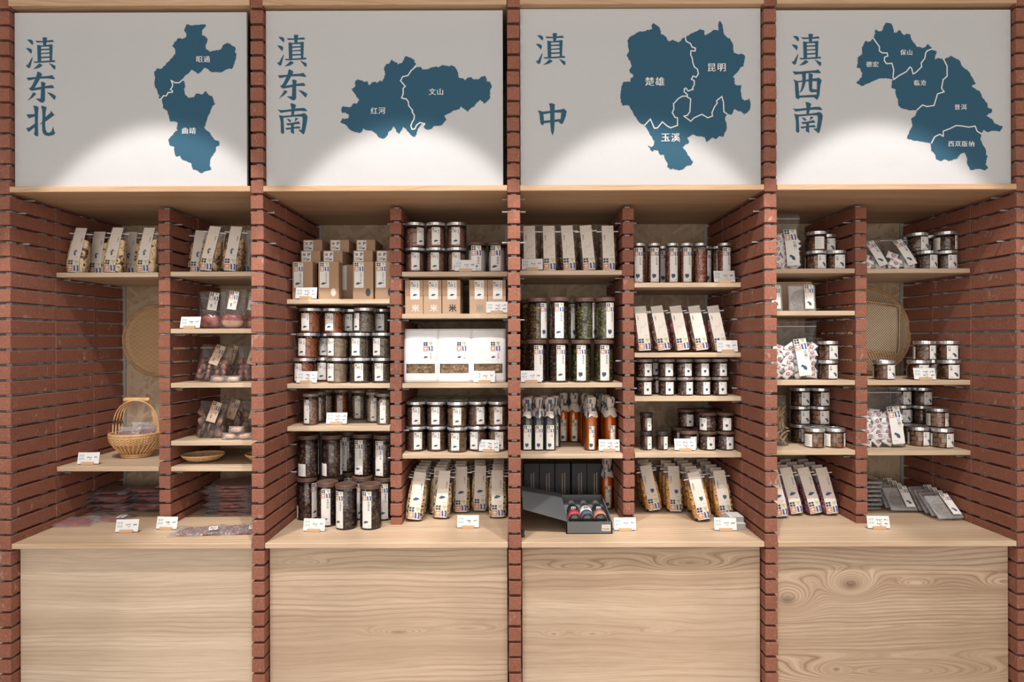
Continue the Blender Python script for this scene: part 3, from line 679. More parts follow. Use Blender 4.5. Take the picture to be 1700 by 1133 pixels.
for bi, ((x0, x1, y0, y1), titles, maps, lines, names_, lab, _) in enumerate(BAN):
    xa, xb = X(x0, YB), X(x1, YB); za, zb = 2.1172, Z(y0, YB)
    xa = max(xa, PX[bi] + HW + .003); xb = min(xb, PX[bi + 1] - HW - .003)
    e = bpy.data.objects.new('map_banner', None); COL.objects.link(e); e.location = (0, YB, 0)
    tag(e, lab, 'banner', 'printed map banners')
    NX, NZ = 40, 30; v = []; f = []
    def wav(x, z): return .0010 * math.sin(x * 9 + z * 4) + .0008 * math.sin(z * 23 + x * 5)
    for j in range(NZ + 1):
        for i in range(NX + 1):
            x = xa + (xb - xa) * i / NX; z = za + (zb - za) * j / NZ; v.append((x, 0, z))
    for j in range(NZ):
        for i in range(NX): q = j * (NX + 1) + i; f.append((q, q + 1, q + NX + 2, q + NX + 1))
    o = len(v); v += [(xa, .012, za), (xb, .012, za), (xb, .012, zb), (xa, .012, zb)]
    f += [(o + 3, o + 2, o + 1, o), (0, NX, o + 1, o), (NX * 1, (NX + 1) * (NZ + 1) - 1, o + 2, o + 1)]
    f += [((NX + 1) * NZ, 0, o, o + 3), ((NX + 1) * (NZ + 1) - 1, (NX + 1) * NZ, o + 3, o + 2)]
    link('cloth', mesh_from('cloth', v, f, M_BANNER), e)
    def put2(P, name, m, dy):
        return link(name, mesh_from(name, [(X(a, YB), dy - d, Z(b, YB)) for (a, b), d in zip(P.v, P.d)], [tuple(reversed(q)) for q in P.f], m), e)
    for ch, ox, oy in titles:
        s, polys = T[ch]; P = P2()
        for pl in polys: P.poly([(ox + a / s, oy + b / s) for a, b in pl], 0)
        put2(P, 'title_character', M_BBLUE, -.0010)
    for k, mp in enumerate(maps):
        P = P2(); P.poly(jag(mp, seed=bi * 5 + k), 0); put2(P, 'map_shape', M_BBLUE, -.0010 - .0002 * k)
    for ln in lines:
        P = P2(); P.line(ln, 1.9, 0); put2(P, 'map_border', M_WHITE, -.0017)
    for st, cx_, cy_, sz in names_:
        n = len(st); P = P2()
        for i, ch in enumerate(st):
          vv, ff = glyph(ch); xx = cx_ + (i - (n - 1) / 2) * sz * 1.08
          for du, dd in ((-.022, 0), (.022, .0002), (0, .0004)):
            o = len(P.v); P.d += [dd] * len(vv)
            P.v += [(xx + (a + du) * sz, cy_ - b * sz) for a, b in vv]; P.f += [tuple(i2 + o for i2 in q) for q in ff]; P.mi += [0] * len(ff)
        put2(P, 'place_name', M_WHITE, -.0026)
# ------------------------------------------------------------------ printed labels
LM = [M_PAPER, M_INK, M_MAP, M_BLUE, M_ORNG, M_GREEN, M_GREY, M_RED, M_TEAL, M_STRIP, M_KRAFTP, M_GOLD, M_WHITE]
MAPS = {'ne': [M1a, M1b], 'se': [M2a, M2b], 'c': [M3], 'sw': [M4]}
def minimap(P, key, cx, cy, w, mi=2, step=3):
    allp = [p for m in MAPS[key] for p in m]; x0 = min(p[0] for p in allp); x1 = max(p[0] for p in allp)
    y0 = min(p[1] for p in allp); y1 = max(p[1] for p in allp); k = w / (x1 - x0)
    for m in MAPS[key]: P.poly([(cx + (x - (x0 + x1) / 2) * k, cy - (y - (y0 + y1) / 2) * k) for x, y in m[::step]], mi)
    return P
def logo(P, x, y, s):
    for i in (0, 1):
        for j in (0, 1): P.rect(x + s * (.02 + .24 * i), x + s * (.21 + .24 * i), y + s * (.58 + .22 * j), y + s * (.75 + .22 * j), 1)
    r = lambda a, b, c, d, m: P.poly([(x + s * a, y + s * (c + .06 * a)), (x + s * b, y + s * (c + .06 * b)), (x + s * b, y + s * (d + .06 * b)), (x + s * a, y + s * (d + .06 * a))], m)
    r(0, .07, .12, .48, 4); r(.07, .22, .38, .48, 4); r(.07, .2, .14, .22, 4)
    r(.28, .48, .38, .48, 4); r(.41, .48, .12, .38, 4); r(.28, .41, .14, .22, 4); r(0, .52, .0, .06, 4)
    P.poly([(x + s * .55, y + s * .98), (x + s * .98, y + s * .98), (x + s * .80, y + s * .62), (x + s * .66, y + s * .80)], 5)
    P.poly([(x + s * .56, y + s * .56), (x + s * .70, y + s * .50), (x + s * .74, y + s * .02), (x + s * .58, y + s * .06)], 3)
    P.poly([(x + s * .80, y + s * .58), (x + s * .99, y + s * .52), (x + s * .99, y + s * .02), (x + s * .84, y + s * .02), (x + s * .88, y + s * .34)], 3)
    return P
def bisected(P, cuts):
    bm = bmesh.new(); vs = [bm.verts.new((x, y, 0)) for x, y in P.v]
    for f, m in zip(P.f, P.mi):
        try: q = bm.faces.new([vs[i] for i in f]); q.material_index = m
        except ValueError: pass
    for c, ax in cuts:
        no = (1, 0, 0) if ax == 0 else (0, 1, 0); co = (c, 0, 0) if ax == 0 else (0, c, 0)
        bmesh.ops.bisect_plane(bm, geom=bm.verts[:] + bm.edges[:] + bm.faces[:], plane_co=co, plane_no=no)
    bm.verts.index_update()
    v = [(q.co.x, q.co.y) for q in bm.verts]; f = [[k.index for k in p.verts] for p in bm.faces]; mi = [p.material_index for p in bm.faces]
    bm.free(); return v, f, mi
def label_mesh(P, w, h, R=None, paper=0, warp=None, nseg=6, vseg=1, lift=.0003):
    """paper with its print; bent round a jar of radius R, or mapped by warp(x, y, lift)"""
    base = P2()
    for i in range(nseg):
        for j in range(vseg): base.rect(-w / 2 + w * i / nseg, -w / 2 + w * (i + 1) / nseg, h * j / vseg, h * (j + 1) / vseg, paper)
    cuts = [(-w / 2 + w * i / nseg, 0) for i in range(1, nseg)] + [(h * j / vseg, 1) for j in range(1, vseg)]
    if not warp:
        if R: warp = lambda x, y, l: ((R + l) * math.sin(x / R), -(R + l) * math.cos(x / R), y)
        else: warp = lambda x, y, l: (x, -l, y)
    if R is None and nseg == 1 and vseg == 1: v, f, mi = P.v, P.f, P.mi
    else: v, f, mi = bisected(P, cuts)
    g = G(); g.add([warp(x, y, 0) for x, y in base.v], base.f); g.mi = list(base.mi)
    o = len(g.v); g.v += [warp(x, y, lift) for x, y in v]; g.f += [tuple(i + o for i in q) for q in f]; g.mi += mi
    return g.mesh('label', LM)
def pr_tall(w, h, key, txt, big=.30):
    P = P2(); s = w * .94; logo(P, -w / 2 + w * .03, h - s - h * .01, s)
    P.vtext(txt, w * .22, h - s * 1.12, w * .23, 1)
    minimap(P, key, -w * .08, h * .17, w * (.52 if key in 'ccsw' and key != 'sw' else .55))
    P.rect(w * .1, w * .4, h * .06, h * .072, 6); P.rect(-w * .42, w * .42, h * .02, h * .024, 6); return P
def pr_small(w, h, key, txt):
    P = P2(); s = w * .55; logo(P, -w * .46, h - s - h * .03, s)
    P.vtext(txt, w * .32, h * .95, w * .20, 1); minimap(P, key, 0, h * .22, w * .52)
    P.rect(w * .1, w * .4, h * .05, h * .07, 6); return P
def pr_sugar(w, h, txt='红糖'):
    P = P2(); P.vtext(txt, -w * .30, h * .93, w * .20, 1); minimap(P, 'sw', w * .14, h * .30, w * .42)
    P.poly([(w * .28, h * .93), (w * .42, h * .86), (w * .38, h * .80)], 1); P.rect(-w * .4, -w * .12, h * .10, h * .125, 6)
    P.rect(-w * .4, -w * .15, h * .04, h * .055, 6); P.vtext('', 0, 0, 1, 1); return P
def pr_pepper(w, h):
    P = P2(); minimap(P, 'c', -w * .05, h * .38, w * .36); P.poly([(-w * .34, h * .92), (-w * .16, h * .86), (-w * .18, h * .78)], 1)
    for i in range(4): P.rect(w * .26, w * .34, h * (.84 - i * .09), h * (.90 - i * .09), 6)
    P.rect(w * .1, w * .36, h * .08, h * .11, 6); return P
def pr_band(w, h, key, txt, side=1):
    P = P2(); s = w * .96; logo(P, -w * .48, h * .02, s)
    mk = {'ne': .30, 'se': .55, 'c': .36, 'sw': .45, 'line': 0}[key]
    if mk: minimap(P, key, w * (.0 if key != 'c' else .12), h * .44, w * mk)
    else: P.line([(-w * .3, h * .38), (-w * .1, h * .55), (w * .05, h * .50), (w * .35, h * .62)], w * .02, 6)
    P.vtext(txt, w * .30 * side, h * .80, w * .15, 1); P.rect(w * .1, w * .36, h * .33, h * .338, 6)
    for i in range(6): P.rect(-w * .45 + i * w * .17, -w * .39 + i * w * .17, h * .868, h * .874, 6)
    P.poly([(w * .3, h * .97), (w * .42, h * .95), (w * .4, h * .94)], 1); return P

# ------------------------------------------------------------------ small pieces that fill jars and bags
def pc_disc(r=.014, t=.004, n=9, hole=True):
    g = G(); g.lathe([(r * .3, t * .1 if hole else t * .5), (r * .45, t * .5), (r * .8, t * .7), (r, t * .2), (r * .9, -t * .5)], n); return g.v, g.f
def pc_slice(r=.017, t=.0045, n=11):
    g = G(); g.lathe([(r * .28, 0), (r * .40, t * .5), (r * .85, t * .6), (r, 0), (r * .9, -t * .5), (r * .36, -t * .4), (r * .28, 0)], n, cap=False); return g.v, g.f
def pc_bean(a=.006, b=.0035):
    g = G(); g.lathe([(0.0001, -a), (b * .8, -a * .55), (b, 0), (b * .8, a * .55), (.0001, a)], 6, M=Matrix.Rotation(PI / 2, 4, 'X')); return g.v, g.f
def pc_stick(l=.03, r=.002):
    g = G(); g.tube([(-l / 2, 0, 0), (-l / 6, r * 2, 0), (l / 6, r * 2, 0), (l / 2, -r, 0)], [r * .5, r, r, r * .4], 5); return g.v, g.f
def pc_chip(a=.014, b=.008, t=.0015):
    g = G(); v = []
    for s in (-1, 1):
        for x, y, z in ((-a, -b, .002), (-a * .3, -b * 1.1, -.002), (a * .4, -b * .9, .001), (a, 0, .004), (a * .4, b, .001), (-a * .3, b * .9, -.002), (-a, b * .4, .003)): v.append((x, y, z + s * t / 2))
    f = [tuple(range(7, 14)), tuple(reversed(range(7)))] + [(i, (i + 1) % 7, 7 + (i + 1) % 7, 7 + i) for i in range(7)]
    return v, f
def pc_ring(R=.02, r=.0018):
    g = G(); g.tube([(R * math.cos(a) * (1 + .25 * math.sin(3 * a)), R * .7 * math.sin(a), .003 * math.sin(2 * a)) for a in [i * 2 * PI / 10 for i in range(10)]], r, 4, cl=True); return g.v, g.f
def scatter(g, surf, piece, n, rnd, flat=.35, mi=0):
    for i in range(n):
        p, nn = surf(rnd.random(), rnd.random()); v, f = piece(rnd) if callable(piece) else piece
        q = Vector(nn).to_track_quat('Z', 'Y').to_matrix().to_4x4()
        M = Matrix.Translation(Vector(p)) @ q @ Matrix.Rotation(rnd.uniform(0, 2 * PI), 4, 'Z') @ Matrix.Rotation(rnd.uniform(-flat, flat), 4, 'X') @ Matrix.Scale(rnd.uniform(.8, 1.15), 4)
        g.add([tuple(M @ Vector(k)) for k in v], f, mi)
FILL = {'slice': (pc_disc(.010, .003), 46, .9), 'shroom': (pc_chip(.013, .009), 60, 1.), 'nut': (pc_bean(.011, .008), 70, .8), 'chili': (pc_stick(.045, .0028), 46, .5),
        'flower': (pc_chip(.007, .006), 110, 1.2), 'herb': (pc_chip(.006, .003), 160, 1.3), 'herby': (pc_chip(.006, .004), 150, 1.3), 'cube': (None, 0, 0),
        'pinksalt': (pc_chip(.005, .004), 140, 1.2), 'peppercorn': (pc_bean(.0034, .003), 150, 1.), 'redseed': (pc_bean(.0032, .0018), 170, 1.),
        'pepper': (pc_bean(.003, .002), 170, 1.), 'beige': (pc_bean(.004, .0022), 130, 1.), 'pinkish': (pc_bean(.004, .0022), 130, 1.),
        'brownsugar': (pc_bean(.007, .006), 60, 1.), 'darksugar': (pc_bean(.006, .0045), 80, 1.)}
def jar(r, h, lid, lidh, cont, lab, labw, labh, labz, seed=0, fill=.88, backlab=False, lid_over=1.03, rough_lid=True, ang=0):
    """parts of one clear jar"""
    rnd = random.Random(seed); hb = h - lidh
    wall = G().lathe([(r * .90, .0), (r * .985, .003), (r, .008), (r, hb - .010), (r * .93, hb - .003), (r * .90, hb)], 24).mesh('jar_wall', M_GLASS, True)
    ld = G(); R = r * lid_over
    ld.lathe([(R * .96, hb - .001), (R, hb + .001), (R, hb + lidh * .35), (R * .985, hb + lidh * .42), (R, hb + lidh * .5), (R, h - .002), (R * .97, h), (R * .90, h), (R * .885, h - .0012), (.0005, h - .0012)], 24)
    lidm = ld.mesh('lid', lid, False)
    cg = G(); ri = r * .95
    if cont == 'cube':
        for zc in range(3):
            for k in range(7):
                a = 2 * PI * k / 7 + zc * .4 + rnd.uniform(-.1, .1)
                M = Matrix.Rotation(a, 4, 'Z') @ Matrix.Translation((ri * .72, 0, 0)) @ Matrix.Rotation(rnd.uniform(-.15, .15), 4, 'X')
                hh = hb * fill / 3
                cg.bbox(-ri * .16, ri * .2, -ri * .27, ri * .27, hh * zc + .003, hh * (zc + 1) + .001, .002, M=M)
        cg.lathe([(ri * .6, .003), (ri * .6, hb * fill * .96)], 12)
    else:
        cg.lathe([(ri * .9, .003), (ri * .93, .01), (ri * .93, hb * fill * .7), (ri * .88, hb * fill - .004), (ri * .5, hb * fill), (.0005, hb * fill + .002)], 20)
        if cont in FILL and FILL[cont][1]:
            pcs, n, fl = FILL[cont]
            def surf(u, t):
                a = 2 * PI * u; return (ri * .94 * math.cos(a), ri * .94 * math.sin(a), .006 + t * (hb * fill - .012)), (math.cos(a), math.sin(a), 0)
            scatter(cg, surf, pcs, int(n * max(1, h / .11)), rnd, fl)
            # keep every piece inside the wall
            lim = ri * 1.035; vv = []
            for x, y, z in cg.v:
                d = math.hypot(x, y); k = lim / d if d > lim else 1; vv.append((x * k, y * k, min(max(z, .002), hb - .002)))
            cg.v = vv
    cm = cg.mesh('contents', C[cont], cont in ('powder', 'honey'))
    parts = [('jar_wall', wall), ('contents', cm, {'kind': 'stuff'}), ('lid', lidm)]
    if lab: parts.append(('label', label_mesh(lab(labw, labh), labw, labh, R=r + .0006), {'loc': (0, 0, labz)}))
    if backlab:
        P = P2()
        for i in range(6): P.rect(-backlab * .42, backlab * (.05 + .3 * rnd.random()), min(labh, .055) * (.14 + .13 * i), min(labh, .055) * (.165 + .13 * i), 6)
        parts.append(('back_label', label_mesh(P, backlab, min(labh, .055), R=r + .0006), {'loc': (0, 0, labz), 'rot': (0, 0, -2.4)}))
    return parts
_jc = {}
CHK = []
def J(kind, cont, var=0):
    k = (kind, cont, var)
    if k not in _jc:
        s = hash((len(cont), cont[0], cont[-1], var)) % 997 if False else sum(map(ord, cont)) + var * 31
        if kind == 'A': _jc[k] = jar(.0445, .110, M_ALU, .013, cont, lambda w, h: pr_small(w, h, 'se', TXT.get(cont, '山珍')), .037, .076, .010, s)
        if kind == 'W': _jc[k] = jar(.0475, .110, M_ALU, .013, cont, lambda w, h: pr_small(w, h, 'se', TXT.get(cont, '山珍')), .038, .076, .010, s)
        if kind == 'B': _jc[k] = jar(.034, .138, M_CLID, .012, cont, lambda w, h: pr_tall(w, h, 'se', '干巴菌'), .026, .104, .008, s)
        if kind == 'C': _jc[k] = jar(.0445, .188, M_BLID, .017, cont, lambda w, h: pr_tall(w, h, 'se', '玫瑰花茶'), .040, .155, .008, s, backlab=.045)
        if kind == 'Cc': _jc[k] = jar(.0435, .186, M_BLID, .016, cont, lambda w, h: pr_tall(w, h, 'c', '香草花茶'), .040, .155, .008, s)
        if kind == 'D': _jc[k] = jar(.0285, .178, M_ALU, .012, cont, lambda w, h: pr_tall(w, h, 'c', '彩椒火腿'), .037, .150, .006, s)
        if kind == 'E': _jc[k] = jar(.0365, .080, M_CLID, .012, cont, pr_pepper, .036, .054, .006, s)
        if kind == 'K': _jc[k] = jar(.0385, .083, M_BLID, .012, cont, pr_pepper, .036, .054, .006, s)
        if kind == 'F': _jc[k] = jar(.0275, .082, M_KLID, .015, cont, pr_pepper, .022, .056, .005, s, fill=.95)
        if kind == 'G': _jc[k] = jar(.0425, .0855, M_ALU, .014, cont, pr_sugar, .048, .060, .005, s, backlab=.04)
        if kind == 'H': _jc[k] = jar(.044, .132, M_BLID, .012, cont, lambda w, h: pr_tall(w, h, 'se', '葛根粉'), .046, .110, .006, s, fill=.84)
    return _jc[k]
TXT = {'redseed': '红软米', 'pepper': '花椒粒', 'chili': '小米辣', 'slice': '天麻片', 'nut': '黑松果', 'shroom': '牛肝菌'}
LOOK = {'redseed': 'red grains', 'pepper': 'grey-brown seeds', 'chili': 'orange chillies', 'slice': 'pale slices', 'nut': 'dark nuts', 'shroom': 'mushroom chips', 'beige': 'pale grains',
        'pinkish': 'pink grains', 'flower': 'dark petals', 'herb': 'green herbs', 'herby': 'yellowish herbs', 'powder': 'white powder', 'pinksalt': 'red flakes', 'peppercorn': 'peppercorns',
        'honey': 'dark paste', 'brownsugar': 'brown sugar', 'darksugar': 'dark sugar', 'cube': 'sugar cubes'}
ADJ = {'A': 'silver-lidded', 'W': 'silver-lidded', 'B': 'slim', 'C': 'brown-lidded', 'Cc': 'brown-lidded', 'D': 'slim silver-lidded', 'E': 'small', 'K': 'brown-lidded', 'F': 'black-lidded', 'G': 'silver-lidded', 'H': 'brown-lidded'}
def WH(b, side, j): return f"{ordn[j]} shelf, {BAY[b]} bay {side}" if j is not None else f"countertop, {BAY[b]} bay {side}"
jr = random.Random(11)
RAD = {'A': .0445, 'W': .0475, 'B': .034, 'C': .0445, 'Cc': .0435, 'D': .0285, 'E': .0365, 'K': .0385, 'F': .0275, 'G': .0425, 'H': .044}
PLACED = []
def settle(P, z, x0, x1):
    """move round things the least that keeps them clear of each other and of the bricks; P = [x, y, r]"""
    fixed = [q for q in PLACED if abs(q[3] - z) < .05 and x0 - .1 < q[0] < x1 + .1]
    for it in range(200):
        for i, a in enumerate(P):
            for b_ in P[:i] + fixed:
                dx, dy = a[0] - b_[0], a[1] - b_[1]; d = math.hypot(dx, dy) or 1e-4; need = (a[2] + b_[2]) * 1.03 + .0008
                if d < need:
                    k = (need - d) / d; mv = b_ not in fixed; h_ = .5 if mv else 1.
                    a[0] += dx * k * h_; a[1] += dy * k * h_
                    if mv: b_[0] -= dx * k * h_; b_[1] -= dy * k * h_
            a[0] = min(max(a[0], x0 + a[2] * 1.03), x1 - a[2] * 1.03); a[1] = min(max(a[1], 2.664 + a[2] if z > COUNTER + .3 else 2.55), 3.085 - a[2])
    for a in P: PLACED.append([a[0], a[1], a[2], z])
def column(x):
    for b in range(4):
        for lo, hi in ((PX[b] + HW, DX[b] - HW), (DX[b] + HW, PX[b + 1] - HW)):
            if lo - .03 < x < hi + .03: return lo + .002, hi - .002
def jars(items, z, rowname, where, group):
    """items: (kind, contents, px, Y, label angle)"""
    P = [[X(q[2], q[3]), q[3], RAD[q[0]]] for q in items]
    x0, x1 = column(sum(p[0] for p in P) / len(P)); settle(P, z, x0, x1)
    its = sorted(zip(P, items), key=lambda q: q[0][0]); n = len(its)
    for i, (p, q) in enumerate(its):
        kind, cont, px, Y, ang = q[:5]
        o = f", {ordn[i]} from left" if n > 1 else ''
        lb = f"{ADJ[kind]} jar of {LOOK[cont]}{o}, {rowname}, {where}"
        if len(lb.split()) > 16: lb = lb.replace('from left, ', 'in ')
        thing('glass_jar', J(kind, cont, 0), lb, 'jar', group, (p[0], p[1], z + .0005), (0, 0, ang + jr.uniform(-.06, .06)))

# second bay, left column
z = shelfz(636); g = 'short jars of dried goods'
jars([('W', 'chili', 505, 2.705, -.35), ('W', 'chili', 537, 2.80, .1), ('W', 'slice', 566, 2.70, -.55), ('W', 'pepper', 603.5, 2.70, .15), ('W', 'pepper', 635, 2.71, -.1)], z, 'bottom row', WH(1, 'left', 1), g)
jars([('W', 'chili', 512, 2.72, -.35), ('W', 'chili', 543, 2.82, 0), ('W', 'slice', 566, 2.71, -.5), ('W', 'pepper', 603, 2.71, -.2), ('W', 'pepper', 635.5, 2.72, -.45)], z + .111, 'middle row', WH(1, 'left', 1), g)
jars([('W', 'chili', 518, 2.73, -.15), ('W', 'chili', 551, 2.75, -.1), ('W', 'pepper', 585, 2.83, -.1), ('W', 'pepper', 606, 2.72, -.75), ('W', 'pepper', 634, 2.82, 0)], z + .222, 'top row', WH(1, 'left', 1), g)
z = shelfz(707.3); g = 'slim jars with frosted lids'
jars([('B', 'pinkish', 515.5, 2.717, -.2), ('B', 'beige', 637.5, 2.717, 0), ('B', 'beige', 620.5, 2.79, .1), ('B', 'pinkish', 528, 2.80, .2)], z, 'front row', WH(1, 'left', 2), g)
jars([('B', 'beige', 541, 2.93, 0), ('B', 'chili', 566, 2.93, .1), ('B', 'beige', 595.6, 2.90, .1), ('B', 'beige', 617, 2.95, .1), ('B', 'pinkish', 640, 2.90, 0)], z, 'back row', WH(1, 'left', 2), g)
g = 'tall brown-lidded jars of petals'
jars([('C', 'flower', 543, 2.65, .15), ('C', 'flower', 574, 2.606, -.45), ('C', 'flower', 614.5, 2.606, -.1)], COUNTER, 'front row', WH(1, 'left', None), g)
BK = [(509.4, 2.745, 1.2), (551, 2.765, -.7), (578, 2.86, .2), (601, 2.75, .1), (638, 2.74, .1)]
jars([('C', 'flower', a, b_, c_) for a, b_, c_ in BK], COUNTER, 'lower back row', WH(1, 'left', None), g)
jars([('C', 'flower', a, b_, c_) for a, b_, c_ in [(511.4, 2.745, 1.95), (551, 2.75, 1.6), (577, 2.86, -.3), (602, 2.78, -.2), (637, 2.75, -.4)]], COUNTER + .189, 'upper row', WH(1, 'left', None), g)
# second bay, right column
z = shelfz(450.3); g = 'silver-lidded jars of grain'
jars([('A', 'redseed', 690, 2.70, .1), ('A', 'redseed', 724, 2.70, -.05), ('A', 'redseed', 758, 2.70, .0)], z, 'lower row', WH(1, 'right', 0), g)
jars([('A', 'redseed', 690, 2.70, .75), ('A', 'redseed', 724, 2.70, .15), ('A', 'redseed', 758, 2.70, .0)], z + .111, 'upper row', WH(1, 'right', 0), g)
for i, px in enumerate((794.5, 828)): pass
jars([('H', 'powder', 794.5, 2.70, 0), ('H', 'powder', 828, 2.70, -.2)], z, 'beside red grains', WH(1, 'right', 0), 'white powder jars')
z = shelfz(753.3); g = 'silver-lidded jars, white shop labels'
cs = ['nut', 'nut', 'shroom', 'nut', 'shroom']
for lev, nm in ((0, 'lower'), (1, 'upper')):
    xs = [689, 724.5, 759.5, 792.5, 825.5]
    jars([('A', cs[i], x, 2.735 if i != 2 else 2.66, [.2, 0, 0, .35, .1][i] if lev else [.35, 0, -.15, -.4, .1][i]) for i, x in enumerate(xs)], z + lev * .111, f'{nm} front row', WH(1, 'right', 3), g)
    jars([('A', cs[(i + 1) % 5], 850 + (x - 850) * 2.735 / 2.835 + 1, 2.835, 0) for i, x in enumerate(xs)], z + lev * .111, f'{nm} second row', WH(1, 'right', 3), g)
    jars([('A', cs[(i + 2) % 5], 850 + (x - 850) * 2.735 / 2.93, 2.93, 0) for i, x in enumerate(xs)], z + lev * .111, f'{nm} third row', WH(1, 'right', 3), g)
# third bay
z = shelfz(636); g = 'tall brown-lidded jars of herbs'
jars([('Cc', 'herby', 869.5, 2.82, .9), ('C', 'flower', 891, 2.71, .2), ('C', 'flower', 927, 2.71, .2), ('Cc', 'herb', 964.5, 2.71, -.05), ('Cc', 'herb', 1002, 2.71, 0)], z, 'lower row', WH(2, 'left', 1), g)
jars([('Cc', 'herby', 870, 2.82, 1.2), ('Cc', 'herby', 892, 2.72, .75), ('C', 'flower', 928, 2.70, 0), ('Cc', 'herb', 950, 2.81, .2), ('Cc', 'herb', 971, 2.72, 1.3), ('Cc', 'herb', 1004, 2.71, .45)], z + .187, 'upper row', WH(2, 'left', 1), g)
z = shelfz(469.7)
jars([('D', 'pinksalt', px, 2.70, a) for px, a in ((1061, -.3), (1086, -.1), (1116, 0), (1139.5, .0), (1163, 2.0), (1203, .1))] +
     [('D', 'pinksalt', px, 2.79, a) for px, a in ((1100, 0), (1174, .2), (1189, .1))], z, 'only row', WH(2, 'right', 0), 'slim jars of red flakes')
z = shelfz(659.2); g = 'small peppercorn jars'
jars([('E', 'peppercorn', px, 2.71, a) for px, a in ((1069.5, .3), (1107, .1), (1137, .4), (1165.5, .3), (1194.5, .1))] + [('E', 'peppercorn', 1090, 2.80, .2)], z, 'lower row', WH(2, 'right', 2), g)
jars([('E', 'peppercorn', px, 2.71, a) for px, a in ((1070, .3), (1106, .15), (1135.5, .3), (1165, .1), (1193.5, .3))] + [('E', 'peppercorn', 1088, 2.81, -.1)], z + .081, 'upper row', WH(2, 'right', 2), g)
z = shelfz(753)
jars([('F', 'honey', 1072.5, 2.73, .4), ('F', 'honey', 1098.5, 2.73, .4)], z, 'lower row', WH(2, 'right', 3), 'black-lidded paste jars')
jars([('F', 'honey', 1072.5, 2.73, .3)], z + .083, 'stacked', WH(2, 'right', 3), 'black-lidded paste jars')
jars([('K', 'peppercorn', 1142, 2.74, .5), ('K', 'peppercorn', 1176, 2.73, .1), ('K', 'peppercorn', 1206, 2.73, .3), ('K', 'peppercorn', 1127, 2.86, 0), ('K', 'peppercorn', 1158, 2.88, 0)], z, 'lower row', WH(2, 'right', 3), 'brown-lidded pepper jars')
jars([('K', 'peppercorn', 1140, 2.86, .2), ('K', 'peppercorn', 1162, 2.88, 0), ('K', 'peppercorn', 1175.5, 2.73, -.9), ('K', 'peppercorn', 1205.5, 2.73, -.1)], z + .084, 'upper row', WH(2, 'right', 3), 'brown-lidded pepper jars')
# fourth bay
g = 'silver-lidded brown sugar jars'
z = shelfz(447)
jars([('G', 'brownsugar', 1358, 2.72, .35), ('G', 'brownsugar', 1387, 2.72, .1)], z, 'lower row', WH(3, 'left', 0), g)
jars([('G', 'brownsugar', 1356, 2.72, 2.2), ('G', 'brownsugar', 1377, 2.80, .1)], z + .0855, 'upper row', WH(3, 'left', 0), g)
thing('glass_jar', J('G', 'brownsugar'), 'silver-lidded sugar jar hidden under the upper right jar, first shelf, fourth bay left', 'jar', g, (1.4485, 2.812, z + .0005))
z = shelfz(633.2)
jars([('G', 'brownsugar', 1373, 2.73, .2)], z, 'lower one', WH(3, 'left', 2), g)
jars([('G', 'brownsugar', 1373.5, 2.73, .3)], z + .0855, 'upper one', WH(3, 'left', 2), g)
jars([('C', 'darksugar', 1357, 2.90, 1.2)], z, 'back corner', WH(3, 'left', 2), 'tall dark jars')
z = shelfz(749.3)
jars([('G', 'cube', 1351.5, 2.73, 1.25), ('G', 'cube', 1385, 2.73, 1.1)], z, 'front row', WH(3, 'left', 3), g)
for lv, nm in ((0, 'lowest'), (1, 'middle'), (2, 'top')):
    jars([('G', 'darksugar', 1328, 2.865, .3), ('G', 'cube' if lv == 1 else 'darksugar', 1360, 2.855, .2)], z + .0855 * lv, f'{nm} back row', WH(3, 'left', 3), g)
z = shelfz(447.2)
jars([('G', 'darksugar', 1517, 2.82, 1.), ('G', 'darksugar', 1544.5, 2.73, .3), ('G', 'darksugar', 1576, 2.73, .1)], z, 'lower row', WH(3, 'right', 0), g)
jars([('G', 'darksugar', 1507, 2.86, 1.), ('G', 'darksugar', 1523, 2.76, .35), ('G', 'darksugar', 1547, 2.835, .3), ('G', 'darksugar', 1577, 2.73, .85)], z + .0855, 'upper row', WH(3, 'right', 0), g)
z = shelfz(633.5)
jars([('G', 'brownsugar', 1467, 2.71, .4), ('G', 'brownsugar', 1524, 2.72, .1), ('G', 'brownsugar', 1550, 2.79, .2), ('G', 'brownsugar', 1579.5, 2.72, -.1)], z, 'lower row', WH(3, 'right', 1), g)
jars([('G', 'brownsugar', 1534.5, 2.735, .5), ('G', 'brownsugar', 1580.5, 2.72, -.1)], z + .0855, 'upper row', WH(3, 'right', 1), g)
z = shelfz(750.3)
jars([('G', 'cube', 1524, 2.78, .4), ('G', 'darksugar', 1547, 2.86, .3), ('G', 'cube', 1563.5, 2.73, .3)], z, 'front row', WH(3, 'right', 2), g)
jars([('G', 'darksugar', 1506, 2.91, .2), ('G', 'darksugar', 1532, 2.90, .4), ('G', 'cube', 1555.5, 2.78, .7)], z + .0855, 'middle row', WH(3, 'right', 2), g)
jars([('G', 'darksugar', 1505, 2.91, .3), ('G', 'darksugar', 1533, 2.90, .3)], z + .171, 'top row', WH(3, 'right', 2), g)
for px, Y in ((1505, 2.915),): thing('glass_jar', J('G', 'darksugar'), 'silver-lidded sugar jar in the back behind the candy bag, third shelf, fourth bay right', 'jar', g, (X(px, Y), Y, z + .0005))

